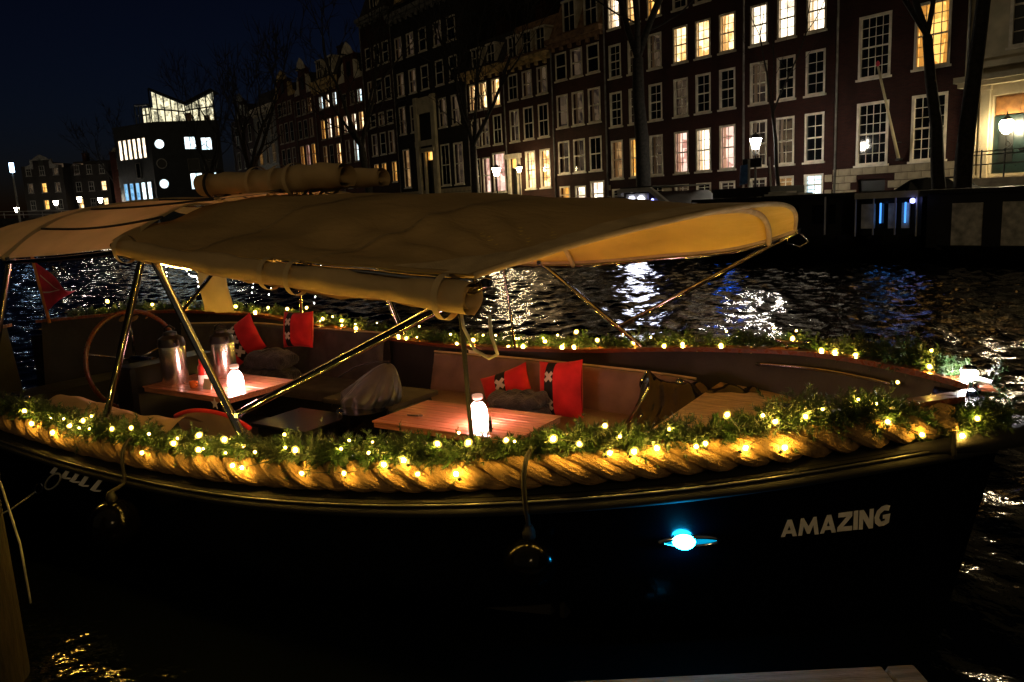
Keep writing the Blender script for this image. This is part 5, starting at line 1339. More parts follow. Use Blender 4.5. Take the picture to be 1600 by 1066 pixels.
# ================================================================== GARLANDS AND LIGHTS
pmat("needles", (.020, .058, .012), .5, var=.5, scale=9, hue=(.035, .052, .009))
def garland(label, sg, u0, u1, dens, bulbs, seed, bow=0.0, group="fir garlands along the gunwales"):
    r = np.random.default_rng(seed)
    g = BT("fir_garland", label, "garland", (u0 + u1) / 2, sg * hb((u0 + u1) / 2), zr((u0 + u1) / 2) + .2, group)
    us = np.linspace(u0, u1, 500)
    wob = .03 * np.sin(us * 7.1 + seed) + .02 * np.sin(us * 17.3)
    A = np.array([bp(u, sg * max(.02, hb(u) + (.028 + .05 * math.exp(-(u / .40) ** 2) if sg < 0 else .02)), zr(u) + .215 + .4 * w - (.13 * math.exp(-(u / .40) ** 2) if sg < 0 else 0)) for u, w in zip(us, wob)])
    seg = np.linalg.norm(np.diff(A, axis=0), axis=1); arc = np.concatenate([[0], np.cumsum(seg)]); L = arc[-1]
    n = int(L * dens)
    t = r.random(n) * L
    if bow: t[: int(n * .12)] = r.random(int(n * .12)) * bow
    C0 = np.stack([np.interp(t, arc, A[:, k]) for k in range(3)], 1)
    T0 = np.stack([np.interp(np.minimum(t + .02, L), arc, A[:, k]) for k in range(3)], 1) - C0; T0 /= np.linalg.norm(T0, axis=1)[:, None] + 1e-9
    D = r.normal(size=(n, 3)); D -= (D * T0).sum(1)[:, None] * T0; D /= np.linalg.norm(D, axis=1)[:, None]
    D = D + T0 * r.uniform(-.9, .9, n)[:, None]; D[:, 2] += .02; D /= np.linalg.norm(D, axis=1)[:, None]
    keep = np.linalg.norm(C0 + D * .06 - bp(.15, .13, 1.21), axis=1) > .13
    t, C0, T0, D = t[keep], C0[keep], T0[keep], D[keep]; n = len(t)
    clump = .82 + .34 * np.sin(t * 5.3 + seed) * np.sin(t * 2.1) + .12 * np.sin(t * 13.7)
    Ls = (.060 + .062 * r.random(n)) * clump
    nn = 42
    k = r.random((n, nn)); base = C0[:, None] + D[:, None] * (k * Ls[:, None])[..., None] + r.normal(size=(n, 1, 3)) * .016
    nd = r.normal(size=(n, nn, 3)); nd -= (nd * D[:, None]).sum(2)[..., None] * D[:, None]; nd /= np.linalg.norm(nd, axis=2)[..., None]
    nd = nd * .8 + D[:, None] * .75; nd /= np.linalg.norm(nd, axis=2)[..., None]
    ln = .016 + .016 * r.random((n, nn, 1))
    sd = np.cross(nd, r.normal(size=(n, nn, 3))); sd /= np.linalg.norm(sd, axis=2)[..., None]; sd *= .0024
    V = np.stack([base - sd, base + sd, base + nd * ln], 2).reshape(-1, 3) - g.off
    # sprig stems as slim triangles as well
    st = np.cross(D, r.normal(size=(n, 3))); st /= np.linalg.norm(st, axis=1)[:, None]; st *= .003
    V2 = np.stack([C0 - st, C0 + st, C0 + D * (Ls * 1.05)[:, None]], 1).reshape(-1, 3) - g.off
    V = np.concatenate([V, V2]); F = np.arange(len(V)).reshape(-1, 3)
    me = bpy.data.meshes.new("foliage"); me.from_pydata(V.tolist(), [], F.tolist()); me.materials.append(M["needles"]); me.update()
    fo = link("foliage", me, g.o); tag(fo, kind="stuff")
    m = MB(); m.tube(A[::6], .012, 6); g.part(m, "wire_core", "wire_green")
    # light string: lead wire and bulbs
    pts = sorted(bulbs); wp_ = []
    for u, dz in pts:
        off = (-.055 if sg > 0 else max(.115, .055 + math.sqrt(max(0, .102 ** 2 - (dz - .115) ** 2))))
        if sg < 0 and u < .5: off += .03
        wp_.append(bp(u, sg * (hb(u) + off), zr(u) + dz))
    W2 = []
    for a, b in zip(wp_[:-1], wp_[1:]):
        for q in np.linspace(0, 1, 7)[:-1]: W2.append(a * (1 - q) + b * q + np.array([0, (-sg) * .05 * math.sin(math.pi * q), -.012 * math.sin(math.pi * q)]))
    m = MB(); m.tube(W2, .0022, 4); g.part(m, "light_wire", "wire_green")
    bm = MB(); bm.lathe([(.004, -.022), (.012, -.015), (.0165, 0), (.012, .013), (.003, .020)], 12); bme = bm.mesh("light_bulb", M["bulb_halo"], smooth=True)  # outer shell emits the painted amber halo round the core
    cm = MB(); cm.lathe([(.001, -.009), (.0075, -.004), (.0085, .002), (.001, .010)], 8); cme = cm.mesh("core", M["bulb_amber"], smooth=True)
    sm = MB(); sm.lathe([(.006, -.030), (.007, -.016)], 6); sme = sm.mesh("socket", M["wire_green"])
    for q in range(26):
        u = r.uniform(u0 + .2, 5.2 if sg < 0 else 6.5); wp_.append(bp(u, sg * (hb(u) + (r.uniform(.05, .12) if sg < 0 else r.uniform(-.08, .0))), zr(u) + r.uniform(.22, .33)))
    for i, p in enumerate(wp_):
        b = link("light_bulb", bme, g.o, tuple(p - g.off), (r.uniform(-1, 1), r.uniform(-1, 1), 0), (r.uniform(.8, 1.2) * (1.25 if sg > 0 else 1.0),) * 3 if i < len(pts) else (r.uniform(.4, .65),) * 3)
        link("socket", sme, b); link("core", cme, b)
    return g
NEAR = [(5.13, .19), (5.21, .258), (4.29, .273), (4.88, .178), (4.57, .291), (3.99, .174), (3.51, .308), (3.53, .228), (3.25, .171), (3.18, .165), (2.79, .155), (2.54, .16), (2.34, .193), (2.24, .209), (2.15, .155), (1.97, .15), (1.77, .277), (1.58, .267), (1.48, .235), (1.36, .187), (1.27, .184), (1.19, .188), (1.05, .178), (1.02, .185), (.88, .15), (.75, .13), (1.38, .302), (.95, .291), (.79, .237), (.69, .239), (.41, .175), (.29, .10), (.15, .06), (.10, .13), (3.73, .246), (3.32, .296), (2.07, .279), (1.93, .277), (2.85, .259), (4.72, .24), (4.1, .30)]
FAR = [(8.59, .337), (8.33, .268), (8.04, .239), (7.81, .246), (7.46, .262), (7.21, .21), (7.0, .28), (6.66, .301), (6.3, .356), (6.05, .266), (5.77, .276), (5.57, .219), (4.99, .217), (4.89, .202), (4.26, .199), (4.13, .182), (4.07, .244), (3.83, .189), (3.69, .193), (3.53, .202), (3.3, .251), (3.13, .203), (3.01, .21), (2.78, .262), (2.53, .184), (2.44, .238), (2.18, .202), (2.02, .214), (1.94, .185), (1.89, .18), (1.7, .207), (1.55, .18), (1.46, .18), (.96, .206), (.87, .204), (.74, .206), (1.16, .266), (.33, .222), (2.98, .334)]
garland("lit fir garland draped over the rope along the near gunwale", -1, .02, 6.4, 540, NEAR, 3, .75)
garland("lit fir garland along the far gunwale above the red brown rail", 1, .05, 8.8, 330, FAR, 4, .6)
# micro lights under the near eave, and loose strings hanging at the stern
ms_ = BT("rope_light", "warm rope light fixed under the near canopy eave", "rope light", 3.2, -1.40, 1.8)
pth = [bp(4.40 + (1.98 - 4.40) * t, -1.37 + .003 * math.sin(t * 40), 1.912 + (1.678 - 1.912) * t - .003 * math.sin(t * 31) ** 2 - .02 * math.sin(math.pi * t)) for t in np.linspace(0, 1, 70)]
m = MB(); m.tube(pth, .0020, 8); ms_.part(m, "light_tube", "rope_light", smooth=True)
for i in range(4, 70, 12):
    m = MB(); c = pth[i]; m.tube([c + np.array([0, .009 * math.cos(t), .009 * math.sin(t)]) for t in np.linspace(0, 2 * math.pi, 10, endpoint=False)], .003, 5, closed=True); m.tube([c + np.array([0, 0, .009]), c + np.array([0, .01, .07])], .002, 5); ms_.part(m, "clip", "black_cloth")
R = random.Random(12)
emat("bulb_cool", (1.0, .95, .86), 14.0)
bm2 = MB(); bm2.lathe([(.001, -.008), (.006, 0), (.001, .008)], 6); bme2 = bm2.mesh("light_bulb", M["bulb_cool"])
desc = ["curly string of tiny white lights hanging by the stern flag", "string of tiny white lights hanging left of the steel pole", "string of tiny white lights hanging between the crossing poles", "string of tiny white lights hanging behind the wheel", "string of tiny white lights hanging nearest the wooden post", "string of tiny white lights near the aft eave corner"]
for k in range(6):
    uu, vv = 7.9 - .55 * k + R.uniform(-.2, .2), 1.05 + R.uniform(-.1, .2)
    ls = BT("hanging_light_string", desc[k], "light string", uu, vv, 1.3, "white light strings at the stern")
    zt = 1.88; n = 16; L = R.uniform(.35, .62)
    pts = [bp(uu + .16 * math.sin(q * 2.2 + k) * q / 2 + .05 * math.sin(7 * q), vv + .06 * math.cos(5 * q + k), zt - L * q + .05 * math.sin(9 * q)) for q in np.linspace(0, 1, n)]
    m = MB(); m.tube(pts, .0022, 4); ls.part(m, "wire", "wire_green")
    for i in range(1, n): link("light_bulb", bme2, ls.o, tuple(pts[i] - ls.off))

# ================================================================== THINGS ABOARD
def pillow(label, u, v, z, w, h, yaw, roll_, tiltb, bandx, bandw, crosses, bandrot=0.0):
    """faces -v (towards the quay). yaw about z, roll in its own plane, tiltb leaning back"""
    p = BT("pillow", label, "pillow", u, v, z, "red pillows with white crosses")
    Rm = Matrix.Rotation(yaw, 3, 'Z') @ Matrix.Rotation(tiltb, 3, 'X') @ Matrix.Rotation(roll_, 3, 'Y')
    T = .085
    def surf(x, y, side, lift=0.0):
        ax, ay = abs(x), abs(y); k = max(0, (1 - ax ** 2.6)) ** .55 * max(0, (1 - ay ** 2.6)) ** .55
        pin = 1 - .075 * (1 - (1 - ax ** 2) * 1.0) * (1 - ay ** 2) - .0
        px = x * w / 2 * (1 - .07 * (1 - ay ** 2) * ax ** 2); py = y * h / 2 * (1 - .07 * (1 - ax ** 2) * ay ** 2)
        cr = .004 * math.sin(9 * x + 4 * y) * k
        q = Rm @ Vector((px, side * (T * k + .004 + cr + lift), py)); return p.off + np.array(q)
    m = MB(); m.grid(lambda a, b: surf(2 * a - 1, 2 * b - 1, -1), 26, 26); m.grid(lambda a, b: surf(1 - 2 * a, 2 * b - 1, 1), 26, 26); p.part(m, "cover", "red_cloth", smooth=True)
    m = MB(); bx = bandx; m.grid(lambda a, b: surf(bx + bandw * (a - .5), -.985 + 1.97 * b, -1, .0018), 6, 26); bd = p.part(m, "band", "black_cloth", smooth=True)
    for cy in crosses:
        m = MB(); hw = bandw * .50
        for sg in (-1, 1):
            c_, s_ = math.cos(sg * math.pi / 4), math.sin(sg * math.pi / 4)
            def cf(a, b): lx, ly = hw * 1.15 * (2 * a - 1), hw * .36 * (2 * b - 1); return surf(bx + (lx * c_ - ly * s_), cy + (lx * s_ + ly * c_) * w / h, -1, .0034 if sg > 0 else .0044)
            m.grid(cf, 6, 2)
        p.part(m, "cross", "white_cloth", bd)
    return p
yb = 0.0
pillow("red pillow with white cross standing upright on the brown bench", 2.86, .98, .71, .40, .46, -.10, -.12, -.22, -.30, .42, (.46, -.50))
pillow("red pillow tilted against the upright one on the brown bench", 3.36, 1.0, .63, .44, .40, .05, -.38, -.30, -.05, .42, (.42, -.45))
pillow("red pillow standing by the far garland aft", 5.93, 1.16, 1.02, .36, .36, .15, -.02, -.18, -.38, .42, (.42, -.35))
pillow("red pillow slumped diagonally on the aft grey bench", 6.72, 1.06, .86, .50, .44, .25, -.62, -.35, .0, .40, (.62, .02, -.58))
# folded blankets
def blanket(label, u, v, z, sx, sy, sz, seed, rot=0.0):
    b = BT("blanket", label, "blanket", u, v, z, "folded fleece blankets")
    R2 = random.Random(seed); ph = [R2.uniform(0, 6) for _ in range(6)]
    for layer in range(2):
        m = MB()
        def f(a, bb):
            t = 2 * math.pi * a; q = math.pi * bb
            ct, st_ = math.cos(t), math.sin(t); e = .62
            x = sx / 2 * math.copysign(abs(math.sin(q)) ** e * abs(ct) ** e, ct); y = sy / 2 * math.copysign(abs(math.sin(q)) ** e * abs(st_) ** e, st_); zz = -math.copysign(abs(math.cos(q)) ** .75, math.cos(q))
            wv = 1 + .05 * math.sin(5 * t + ph[0] + layer) + .04 * math.sin(9 * t + 4 * q + ph[1])
            zc = sz * (.25 + .5 * layer) + zz * sz * .27 * (1 + .12 * math.sin(3 * t + ph[2])) + .012 * math.sin(8 * x / sx * 3 + ph[3])
            x, y = x * wv * (1 - .06 * layer), y * wv; c_, s_ = math.cos(rot), math.sin(rot)
            return b.off + np.array([x * c_ - y * s_, x * s_ + y * c_, zc])
        m.grid(f, 44, 20); b.part(m, "fold", "fleece", smooth=True)
blanket("dark fleece blanket folded in front of the upright red pillow", 3.08, .70, .53, .48, .34, .20, 5, .1)
blanket("dark fleece blanket folded between the two aft red pillows", 6.02, .86, .53, .52, .36, .32, 6, .2)
# black plastic tarpaulin over the bow end of the bench
tp = BT("black_tarpaulin", "crumpled shiny black plastic sheet thrown over the bench end", "tarpaulin", 1.72, .95, .5)
R2 = np.random.default_rng(8); wav = R2.uniform(-1, 1, (14, 4))
def tarp(a, b):
    u = 2.22 - 1.05 * a; v = .45 + .74 * b
    ridge = math.exp(-((b - .66) / .28) ** 2) * (1 - .35 * a); z = .60 + .34 * ridge - .26 * max(0, .22 - b) / .22
    for k in range(14):
        q = 7 * wav[k, 0] * a * (1 + .25 * k) + 6 * wav[k, 1] * b * (1 + .2 * k) + 6 * wav[k, 2]
        z += .020 * (.45 - abs(math.sin(q))) * abs(wav[k, 3]) + .006 * math.sin(2.7 * q)
    edge = min(a, 1 - a, b, 1 - b); z -= .10 * max(0, .08 - edge) / .08
    return bp(u + .05 * math.sin(9 * b), v + .05 * math.sin(7 * a + 2), z)
m = MB(); m.grid(tarp, 90, 70); tp.part(m, "sheet", "plastic_black", smooth=True)
m = MB(); m.tube([tarp(.97, q) + np.array([0, 0, .012]) for q in np.linspace(.1, .95, 20)], .010, 6); tp.part(m, "rolled_edge", "plastic_black", smooth=True)
# grey rain cover on a drum stool
dr = BT("drum_stool", "glossy black drum standing beside the engine box", "drum", 4.12, .12, .2)
m = MB(); m.lathe([(.02, .2), (.19, .2), (.20, .22), (.195, .42), (.20, .44), (.195, .63), (.2, .65), (.02, .655)], 30, bp(4.12, .12, 0), cap=False); dr.part(m, "body", "plastic_black", smooth=True, angle=40)
rc = BT("rain_cover", "grey rain cover gathered to a peak over the drum", "cover", 4.15, .30, .62)
def rcf(a, b):
    t = 2 * math.pi * a; r = .012 + .21 * min(1, b * 1.1) ** .62
    fold = 1 + .20 * b * (abs(math.sin(3.5 * t + .5 + 1.8 * b)) - .5) + .12 * b * (abs(math.sin(6.5 * t + 2 - 2.4 * b)) - .5)
    h = .96 - .32 * b ** 1.1 + .03 * math.sin(5 * t + 3 * b) * b - (.06 * max(0, b - .82) / .18); sk = (1 - b) ** .8
    if b > .82: r *= 1 - .30 * (b - .82) / .18
    return bp(4.22 + 1.2 * r * fold * math.cos(t) - .16 * sk, .24 + .85 * r * fold * math.sin(t) + .13 * sk, h)
m = MB(); m.grid(rcf, 140, 34, closed_u=True); rc.part(m, "cloth", "rain_cover", smooth=True, angle=50)
m = MB(); m.tube([bp(4.05, .38, .97), bp(4.25, .42, .95), bp(4.5, .46, .88), bp(4.7, .46, .78)], .008, 6); rc.part(m, "draw_cord", "rubber", smooth=True)
# crate and cushion on the near side
cr = BT("storage_crate", "dark plastic crate with pale label by the near bench", "crate", 4.55, -.05, .2)
m = MB(); m.bevbox(tuple(bp(4.85, -.3, .2)), tuple(bp(4.3, .15, .54)), .02); cr.part(m, "box", "pot_black", smooth=True, angle=35)
m = MB(); m.bevbox(tuple(bp(4.88, -.33, .543)), tuple(bp(4.27, .18, .57)), .01); cr.part(m, "lid", "pot_black", smooth=True, angle=35)
m = MB(); m.box2(tuple(bp(4.5, -.312, .32)), tuple(bp(4.32, -.306, .48))); cr.part(m, "label_sheet", "rain_cover")
cu = BT("seat_pad", "beige seat pad with red edge leaning inside the near gunwale", "cushion", 4.25, -1.05, .6)
m = MB(); m.grid(lambda a, b: bp(4.6 - .75 * a, -1.02 - .10 * b, .56 + .34 * b + .03 * math.sin(math.pi * a) - .04 * abs(2 * a - 1) ** 3), 20, 10); cu.part(m, "pad", "canvas_roll", smooth=True)
m = MB(); m.tube([bp(4.6 - .75 * a, -1.12, .90 + .03 * math.sin(math.pi * a) - .04 * abs(2 * a - 1) ** 3) for a in np.linspace(0, 1, 20)], .014, 8); cu.part(m, "edging", "red_cloth", smooth=True)
fl = BT("folded_sheet", "crumpled beige sheet along the near gunwale aft", "cloth", 5.0, -1.35, .8)
m = MB(); m.grid(lambda a, b: bp(5.7 - 1.5 * a, -1.18 - .26 * b, .87 + .05 * math.sin(3 * a * 2 + 1) * .5 + .05 * math.sin(math.pi * b) + .006 * math.sin(17 * a + 6 * b) + .005 * math.sin(31 * a - 9 * b)), 50, 10); fl.part(m, "sheet", "canvas_roll", smooth=True)

# tables
def table(label, u0, u1, v0, v1, z, mat, n, legs):
    t = BT("boat_table", label, "table", (u0 + u1) / 2, (v0 + v1) / 2, .2, "folding tables aboard")
    m = MB(); m.box2(tuple(bp(u1 - .01, v0 + .01, z - .045)), tuple(bp(u0 + .01, v1 - .01, z - .012))); tt = t.part(m, "table_frame", mat)
    pw = (v1 - v0) / n
    for k in range(n):
        m = MB(); m.bevbox(tuple(bp(u1, v0 + k * pw + .0015, z - .011)), tuple(bp(u0, v0 + (k + 1) * pw - .0015, z + .002 * (k % 2) * .5)), .0025); t.part(m, "plank", mat, tt, smooth=True, angle=30)
    for lu, lv in legs:
        m = MB(); m.lathe([(.11, 0), (.11, .015), (.03, .03), (.028, z - .25)], 16, bp(lu, lv, .201)); t.part(m, "leg", "steel", smooth=True, angle=40)
    return t
table("slatted wooden table carrying the glowing bottle lamp near the bow", 2.34, 3.42, -.52, .06, .80, "tabletop", 11, [(2.88, -.23)])
table("reddish table with the flasks in front of the wheel", 4.72, 5.78, -.62, .02, .85, "tabletop", 10, [(5.25, -.3)])

# bottle lamps
def bottle_lamp(label, u, v, z, k=1.0):
    b = BT("bottle_lamp", label, "table lamp", u, v, z, "glowing bottle lamps on the tables")
    c = bp(u, v, z)
    m = MB(); m.lathe([(.048, .002), (.054, .01), (.058, .045), (.056, .08), (.047, .110), (.034, .128), (.025, .136)], 24, c); b.part(m, "glass", "table_lamp", smooth=True)
    m = MB(); m.lathe([(.023, .137), (.028, .141), (.023, .146), (.022, .150)], 20, c); b.part(m, "collar", "steel", smooth=True)
    m = MB(); m.lathe([(.022, .151), (.031, .158), (.034, .178), (.030, .184), (.004, .185)], 20, c); b.part(m, "cap", "lamp_cap", smooth=True)
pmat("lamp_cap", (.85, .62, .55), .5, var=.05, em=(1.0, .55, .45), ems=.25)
bottle_lamp("glowing bottle lamp on the slatted table behind the dark strap", 2.73, -.30, .803)
bottle_lamp("glowing bottle lamp on the table with the flasks", 4.93, -.38, .853)
# vacuum pots
def airpot(label, u, v, z, k):
    a = BT("vacuum_pot", label, "flask", u, v, z, "steel vacuum pots"); c = bp(u, v, z)
    m = MB(); m.lathe([(.092 * k, 0), (.096 * k, .01), (.096 * k, .27 * k), (.094 * k, .285 * k)], 28, c); a.part(m, "body", "polished_steel", smooth=True, angle=40)
    m = MB(); m.lathe([(.098 * k, .286 * k), (.098 * k, .31 * k), (.088 * k, .345 * k), (.05 * k, .37 * k), (.048 * k, .39 * k), (.02 * k, .40 * k)], 28, c); a.part(m, "lid", "pot_black", smooth=True, angle=40)
    m = MB(); m.tube([c + np.array([.085 * k, -.02, .32 * k]), c + np.array([.13 * k, -.04, .34 * k]), c + np.array([.15 * k, -.05, .30 * k])], .014, 8); a.part(m, "spout", "pot_black", smooth=True)
    m = MB(); m.tube([c + np.array([-.095 * k, 0, .32 * k]), c + np.array([-.06 * k, 0, .42 * k]), c + np.array([.0, 0, .44 * k]), c + np.array([.06 * k, 0, .42 * k])], .009, 8); a.part(m, "handle", "pot_black", smooth=True)
airpot("large steel vacuum pot with black lid beside the wheel", 5.60, -.44, .852, 1.06)
airpot("second steel vacuum pot behind the crossing pole", 5.40, -.12, .852, 1.0)
rf = BT("red_flask", "red flask with paler base on the table with the pots", "flask", 5.36, -.35, .852); c = bp(5.36, -.35, .852)
m = MB(); m.lathe([(.038, 0), (.040, .005), (.040, .065), (.039, .07)], 20, c); rf.part(m, "base", "lamp_cap", smooth=True, angle=40)
m = MB(); m.lathe([(.040, .071), (.040, .135), (.030, .15), (.026, .152)], 20, c); rf.part(m, "body", "flask_red", smooth=True, angle=40)
m = MB(); m.lathe([(.027, .153), (.028, .19), (.020, .20)], 16, c); rf.part(m, "cap", "flask_red", smooth=True, angle=40)
cp = BT("orange_cup", "small orange cup at the foot of the large vacuum pot", "cup", 5.30, -.49, .852); c = bp(5.30, -.49, .852)
m = MB(); m.lathe([(.026, 0), (.034, .05), (.031, .05), (.024, .006), (.001, .006)], 18, c, cap=False); cp.part(m, "body", "cup_orange", smooth=True)
m = MB(); m.tube([c + np.array([.03, 0, .04]), c + np.array([.052, 0, .035]), c + np.array([.05, 0, .015]), c + np.array([.028, 0, .012])], .004, 6); cp.part(m, "handle", "cup_orange", smooth=True)
cd = BT("menu_card", "small white folded card beside the orange cup", "card", 5.14, -.47, .852)
m = MB(); m.prism([(0, 0), (.022, .075), (.026, .075), (.05, 0), (.046, 0), (.024, .069), (.004, 0)], lambda x, z, t: cd.off + np.array([t, x - .02, z]), -.05, .05); cd.part(m, "sheet", "paper")
st2 = BT("paper_star", "white paper star hanging from the table edge", "star", 4.86, -.63, .80)
pl = [(.045 * (1 if k % 2 == 0 else .4) * math.cos(math.pi / 2 + k * math.pi / 5), .045 * (1 if k % 2 == 0 else .4) * math.sin(math.pi / 2 + k * math.pi / 5)) for k in range(10)]
m = MB(); m.prism(pl, lambda x, z, t: st2.off + np.array([x, t, z]), -.004, .0); st2.part(m, "star", "paper")
bo = BT("bottle_opener", "small metal opener lying on the slatted table", "opener", 3.22, -.34, .803); c = bo.off
m = MB(); m.tube([c + np.array([-.05, 0, .006]), c + np.array([.03, .01, .006])], .005, 8); bo.part(m, "handle", "pot_black", smooth=True)
m = MB(); m.tube([c + np.array([.045 + .016 * math.cos(t), .012 + .012 * math.sin(t), .006]) for t in np.linspace(0, 2 * math.pi, 14, endpoint=False)], .0035, 6, closed=True); bo.part(m, "ring", "steel", smooth=True)
lt = BT("gas_lighter", "thin black lighter standing beside the bottle lamp", "lighter", 2.56, -.42, .803); c = lt.off
m = MB(); m.lathe([(.010, 0), (.011, .01), (.011, .065), (.009, .07)], 10, c); lt.part(m, "body", "pot_black", smooth=True, angle=40)
m = MB(); m.lathe([(.008, .071), (.008, .09), (.003, .094)], 10, c); lt.part(m, "tip", "paper", smooth=True)
# small paper label under the far rail
pn = BT("paper_tag", "small white tag fixed below the far rail above the brown bench", "tag", 3.98, hb(3.98) - .16, .80)
m = MB(); m.box((pn.off[0], pn.off[1] - .01, pn.off[2] + .05), (.12, .004, .045), (.2, .1, .12)); pn.part(m, "sheet", "paper")

# stern flag
sf = BT("stern_flag", "red pennant with white curves on an orange staff at the stern", "flag", 8.78, .22, 1.1)
m = MB(); m.tube([bp(8.78, .21, 1.12), bp(8.92, .20, 1.86)], .016, 10); sf.part(m, "staff", "flag_orange", smooth=True)
m = MB(); m.lathe([(.012, 0), (.026, .015), (.026, .03), (.008, .045)], 10, bp(8.92, .20, 1.86)); sf.part(m, "truck", "paper", smooth=True)
def flagf(a, b):
    top = bp(8.91, .20, 1.80); bot = bp(8.80, .21, 1.24); end = bp(8.45, .33, 1.47)
    p = top * (1 - a) + bot * a; q = p * (1 - b) + end * b; return q + np.array([0, .05 * math.sin(5 * b + 3 * a) * b, -.03 * b * (1 - a)])
m = MB(); m.grid(flagf, 20, 16); fgo = sf.part(m, "cloth", "flag_red", smooth=True)
for k, (aa, bb) in enumerate((((.25, .10), (.45, .75)), ((.62, .05), (.5, .7)))):
    m = MB(); m.grid(lambda a, b: flagf(aa[0] + (bb[0] - aa[0]) * a + .05 * math.sin(3 * a) + .03 * (b - .5), aa[1] + (bb[1] - aa[1]) * a) + np.array([0, -.004, 0]), 12, 1); sf.part(m, "stripe", "white_cloth", fgo)

# fenders
def ball_fender(label, u, z, r):
    f_ = BT("ball_fender", label, "fender", u, -(hully(u, z) + r), z, "black ball fenders on the hull"); c = f_.off
    m = MB(); m.lathe([(r * math.sin(t) + .002, -r * math.cos(t)) for t in np.linspace(0, math.pi, 22)], 30, c); f_.part(m, "ball", "plastic_fender", smooth=True)
    m = MB(); m.lathe([(.028, r - .008), (.030, r + .02), (.018, r + .05), (.012, r + .055)], 14, c); f_.part(m, "neck", "rubber", smooth=True)
    m = MB(); zt = zr(u); K = np.array([c + np.array([0, 0, r + .05]), c * .5 + .5 * bp(u, -(hb(u) + .142), zt) + np.array([0, 0, .08]), bp(u, -(hb(u) + .142), zt - .02), bp(u, -(hb(u) + .150), zt + .08), bp(u, -(hb(u) + .135), zt + .17), bp(u, -(hb(u) + .08), zt + .225), bp(u, -(hb(u) - .04), zt + .215)])
    for _ in range(3): K = np.concatenate([[K[0]], np.stack([K[:-1] * .75 + K[1:] * .25, K[:-1] * .25 + K[1:] * .75], 1).reshape(-1, 3), [K[-1]]])
    m.tube(K, .011, 8); f_.part(m, "lanyard", "black_cloth", smooth=True)
pmat("plastic_fender", (.0018, .0018, .002), .13, var=.5, scale=14, bump=.05, bscale=40, spec=.14)
ball_fender("black ball fender hanging amidships below the slatted table", 1.69, .60, .115)
ball_fender("black ball fender hanging further aft on the near side", 4.18, .46, .14)
bf = BT("bow_fender", "thick black bow fender wrapped round the stem", "fender", 0, 0, .95)
m = MB(); arcp = [bp(.40, -.50, .99), bp(.22, -.36, 1.0), bp(.04, -.18, 1.0), bp(-.10, .0, 1.0), bp(.04, .18, 1.0), bp(.22, .36, 1.0), bp(.40, .50, .99)]
AP = np.array(arcp); tt = np.linspace(0, 6, 40); AP2 = np.stack([np.interp(tt, range(7), AP[:, k]) for k in range(3)], 1)
for _ in range(3): AP2[1:-1] = (AP2[:-2] + AP2[1:-1] * 2 + AP2[2:]) / 4
m.tube(AP2, [.02 + .035 * math.sin(math.pi * k / 39) for k in range(40)], 16); bf.part(m, "pad", "black_cloth", smooth=True)
for k in (8, 20, 31):
    m = MB(); m.tube([AP2[k] + np.array([.0, 0, .0]) + .060 * np.array([math.cos(t) * 0, math.cos(t), math.sin(t)]) for t in np.linspace(0, 2 * math.pi, 18, endpoint=False)], .012, 6, closed=True); bf.part(m, "lashing", "black_cloth", smooth=True)

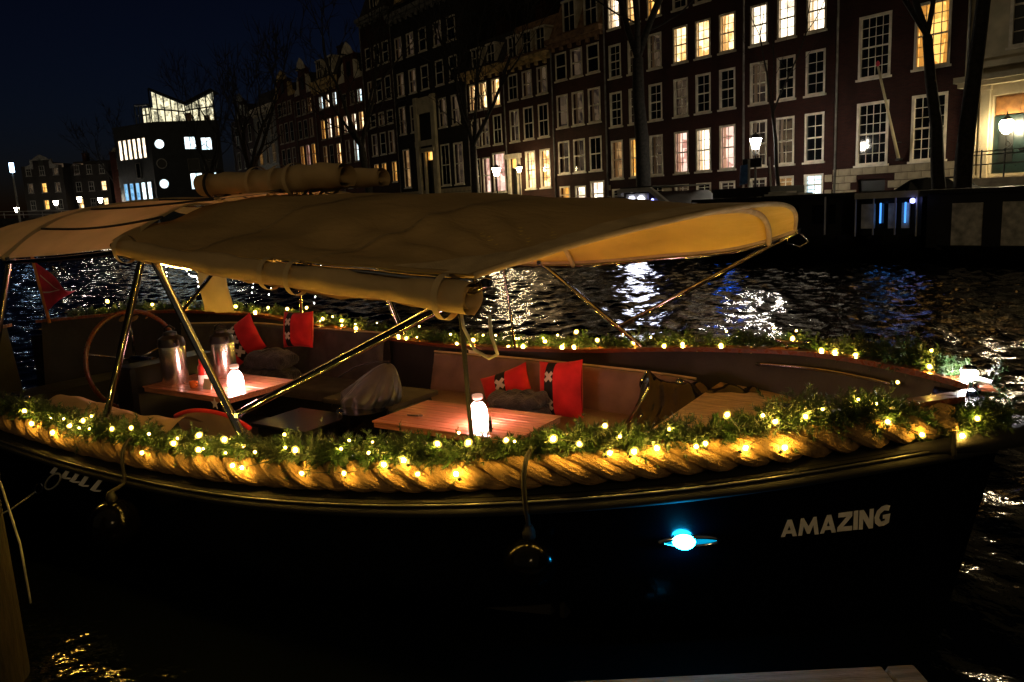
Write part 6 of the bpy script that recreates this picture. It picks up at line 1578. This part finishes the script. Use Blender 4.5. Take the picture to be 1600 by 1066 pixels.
# mooring line on the quarter
ml = BT("mooring_line", "pale mooring line looped from the quarter to the wooden post", "rope", 5.0, -1.75, .55)
def loopc(c, r1, r2, n=24, tilt=.5): return [c + np.array([r1 * math.cos(t) * math.cos(tilt) - r2 * math.sin(t) * math.sin(tilt), -.01, r1 * math.cos(t) * math.sin(tilt) + r2 * math.sin(t) * math.cos(tilt)]) for t in np.linspace(0, 2 * math.pi, n, endpoint=False)]
c = bp(4.98, -(hully(4.98, .56) + .02), .56)
m = MB(); m.tube(loopc(c, .12, .035), .006, 6, closed=True); ml.part(m, "loop", "rope_white", smooth=True)
m = MB(); m.tube(loopc(c + np.array([-.17, -.01, -.07]), .06, .03), .006, 6, closed=True); ml.part(m, "shackle", "steel", smooth=True)
m = MB(); m.tube([c + np.array([-.22, -.02, -.10]), c + np.array([-.4, -.10, -.22]), c + np.array([-.7, -.25, -.36])], .006, 6); ml.part(m, "tail", "rope_white", smooth=True)

# ================================================================== NEAR SIDE: POST, JETTY, QUAY
po = empty("mooring_post", (-2.60, 3.34, -.6), 0, "weathered wooden mooring post at the left edge", "post")
m = MB(); m.lathe([(.205, -.4), (.20, 1.0), (.195, 1.78), (.185, 1.84), (.16, 1.86), (.02, 1.865)], 28); m.obj("pile", M["post_wood"], po, smooth=True, angle=45)
m = MB(); m.lathe([(.21, 1.58), (.213, 1.585), (.213, 1.64), (.21, 1.645)], 28); m.obj("iron_band", M["iron"], po, smooth=True, angle=45)
m = MB(); m.tube([(.205, -.12, 1.83), (.26, -.10, 1.80), (.29, -.05, 1.6), (.31, -.02, 1.3), (.30, 0, 1.0)], .005, 6); m.obj("line", M["rope_white"], po, smooth=True)
je = empty("jetty", (0, 0, .42), 0.0, "timber jetty with a weathered edge beam at the bottom right", "jetty")
for k in range(34):
    m = MB(); x = 1.24 - .16 * (k + 1)
    if x < -4.2: break
    m.bevbox((x + .004, -2.6, -.05), (x + .156, 2.29, random.uniform(-.004, .004)), .006); m.obj("plank", M["dock_wood"], je, smooth=True, angle=30)
for a, b in ((-4.2, -1.1), (-1.095, .1), (.105, 1.22), (1.225, 1.33)):
    m = MB(); m.bevbox((a, 2.295, -.12), (b, 2.41, .07), .012); m.obj("edge_beam", M["dock_wood"], je, smooth=True, angle=30)
for x in (-3.6, -1.2, 1.0):
    for y in (-2.0, 1.9):
        m = MB(); m.lathe([(.11, -1.6), (.11, -.052)], 14, (x, y, 0)); m.obj("pile", M["post_wood"], je, smooth=True, angle=45)
mb = MB(); mb.box2((-60, -60, -1.5), (60, -2.9, 1.15)); tag(mb.obj("near_quay", M["quay_stone"]), kind="structure")
street_lamp((.5, -4.4, 1.15), 4.3, "street lamp on the near quay behind the jetty", "lantern_quay", 1.5)
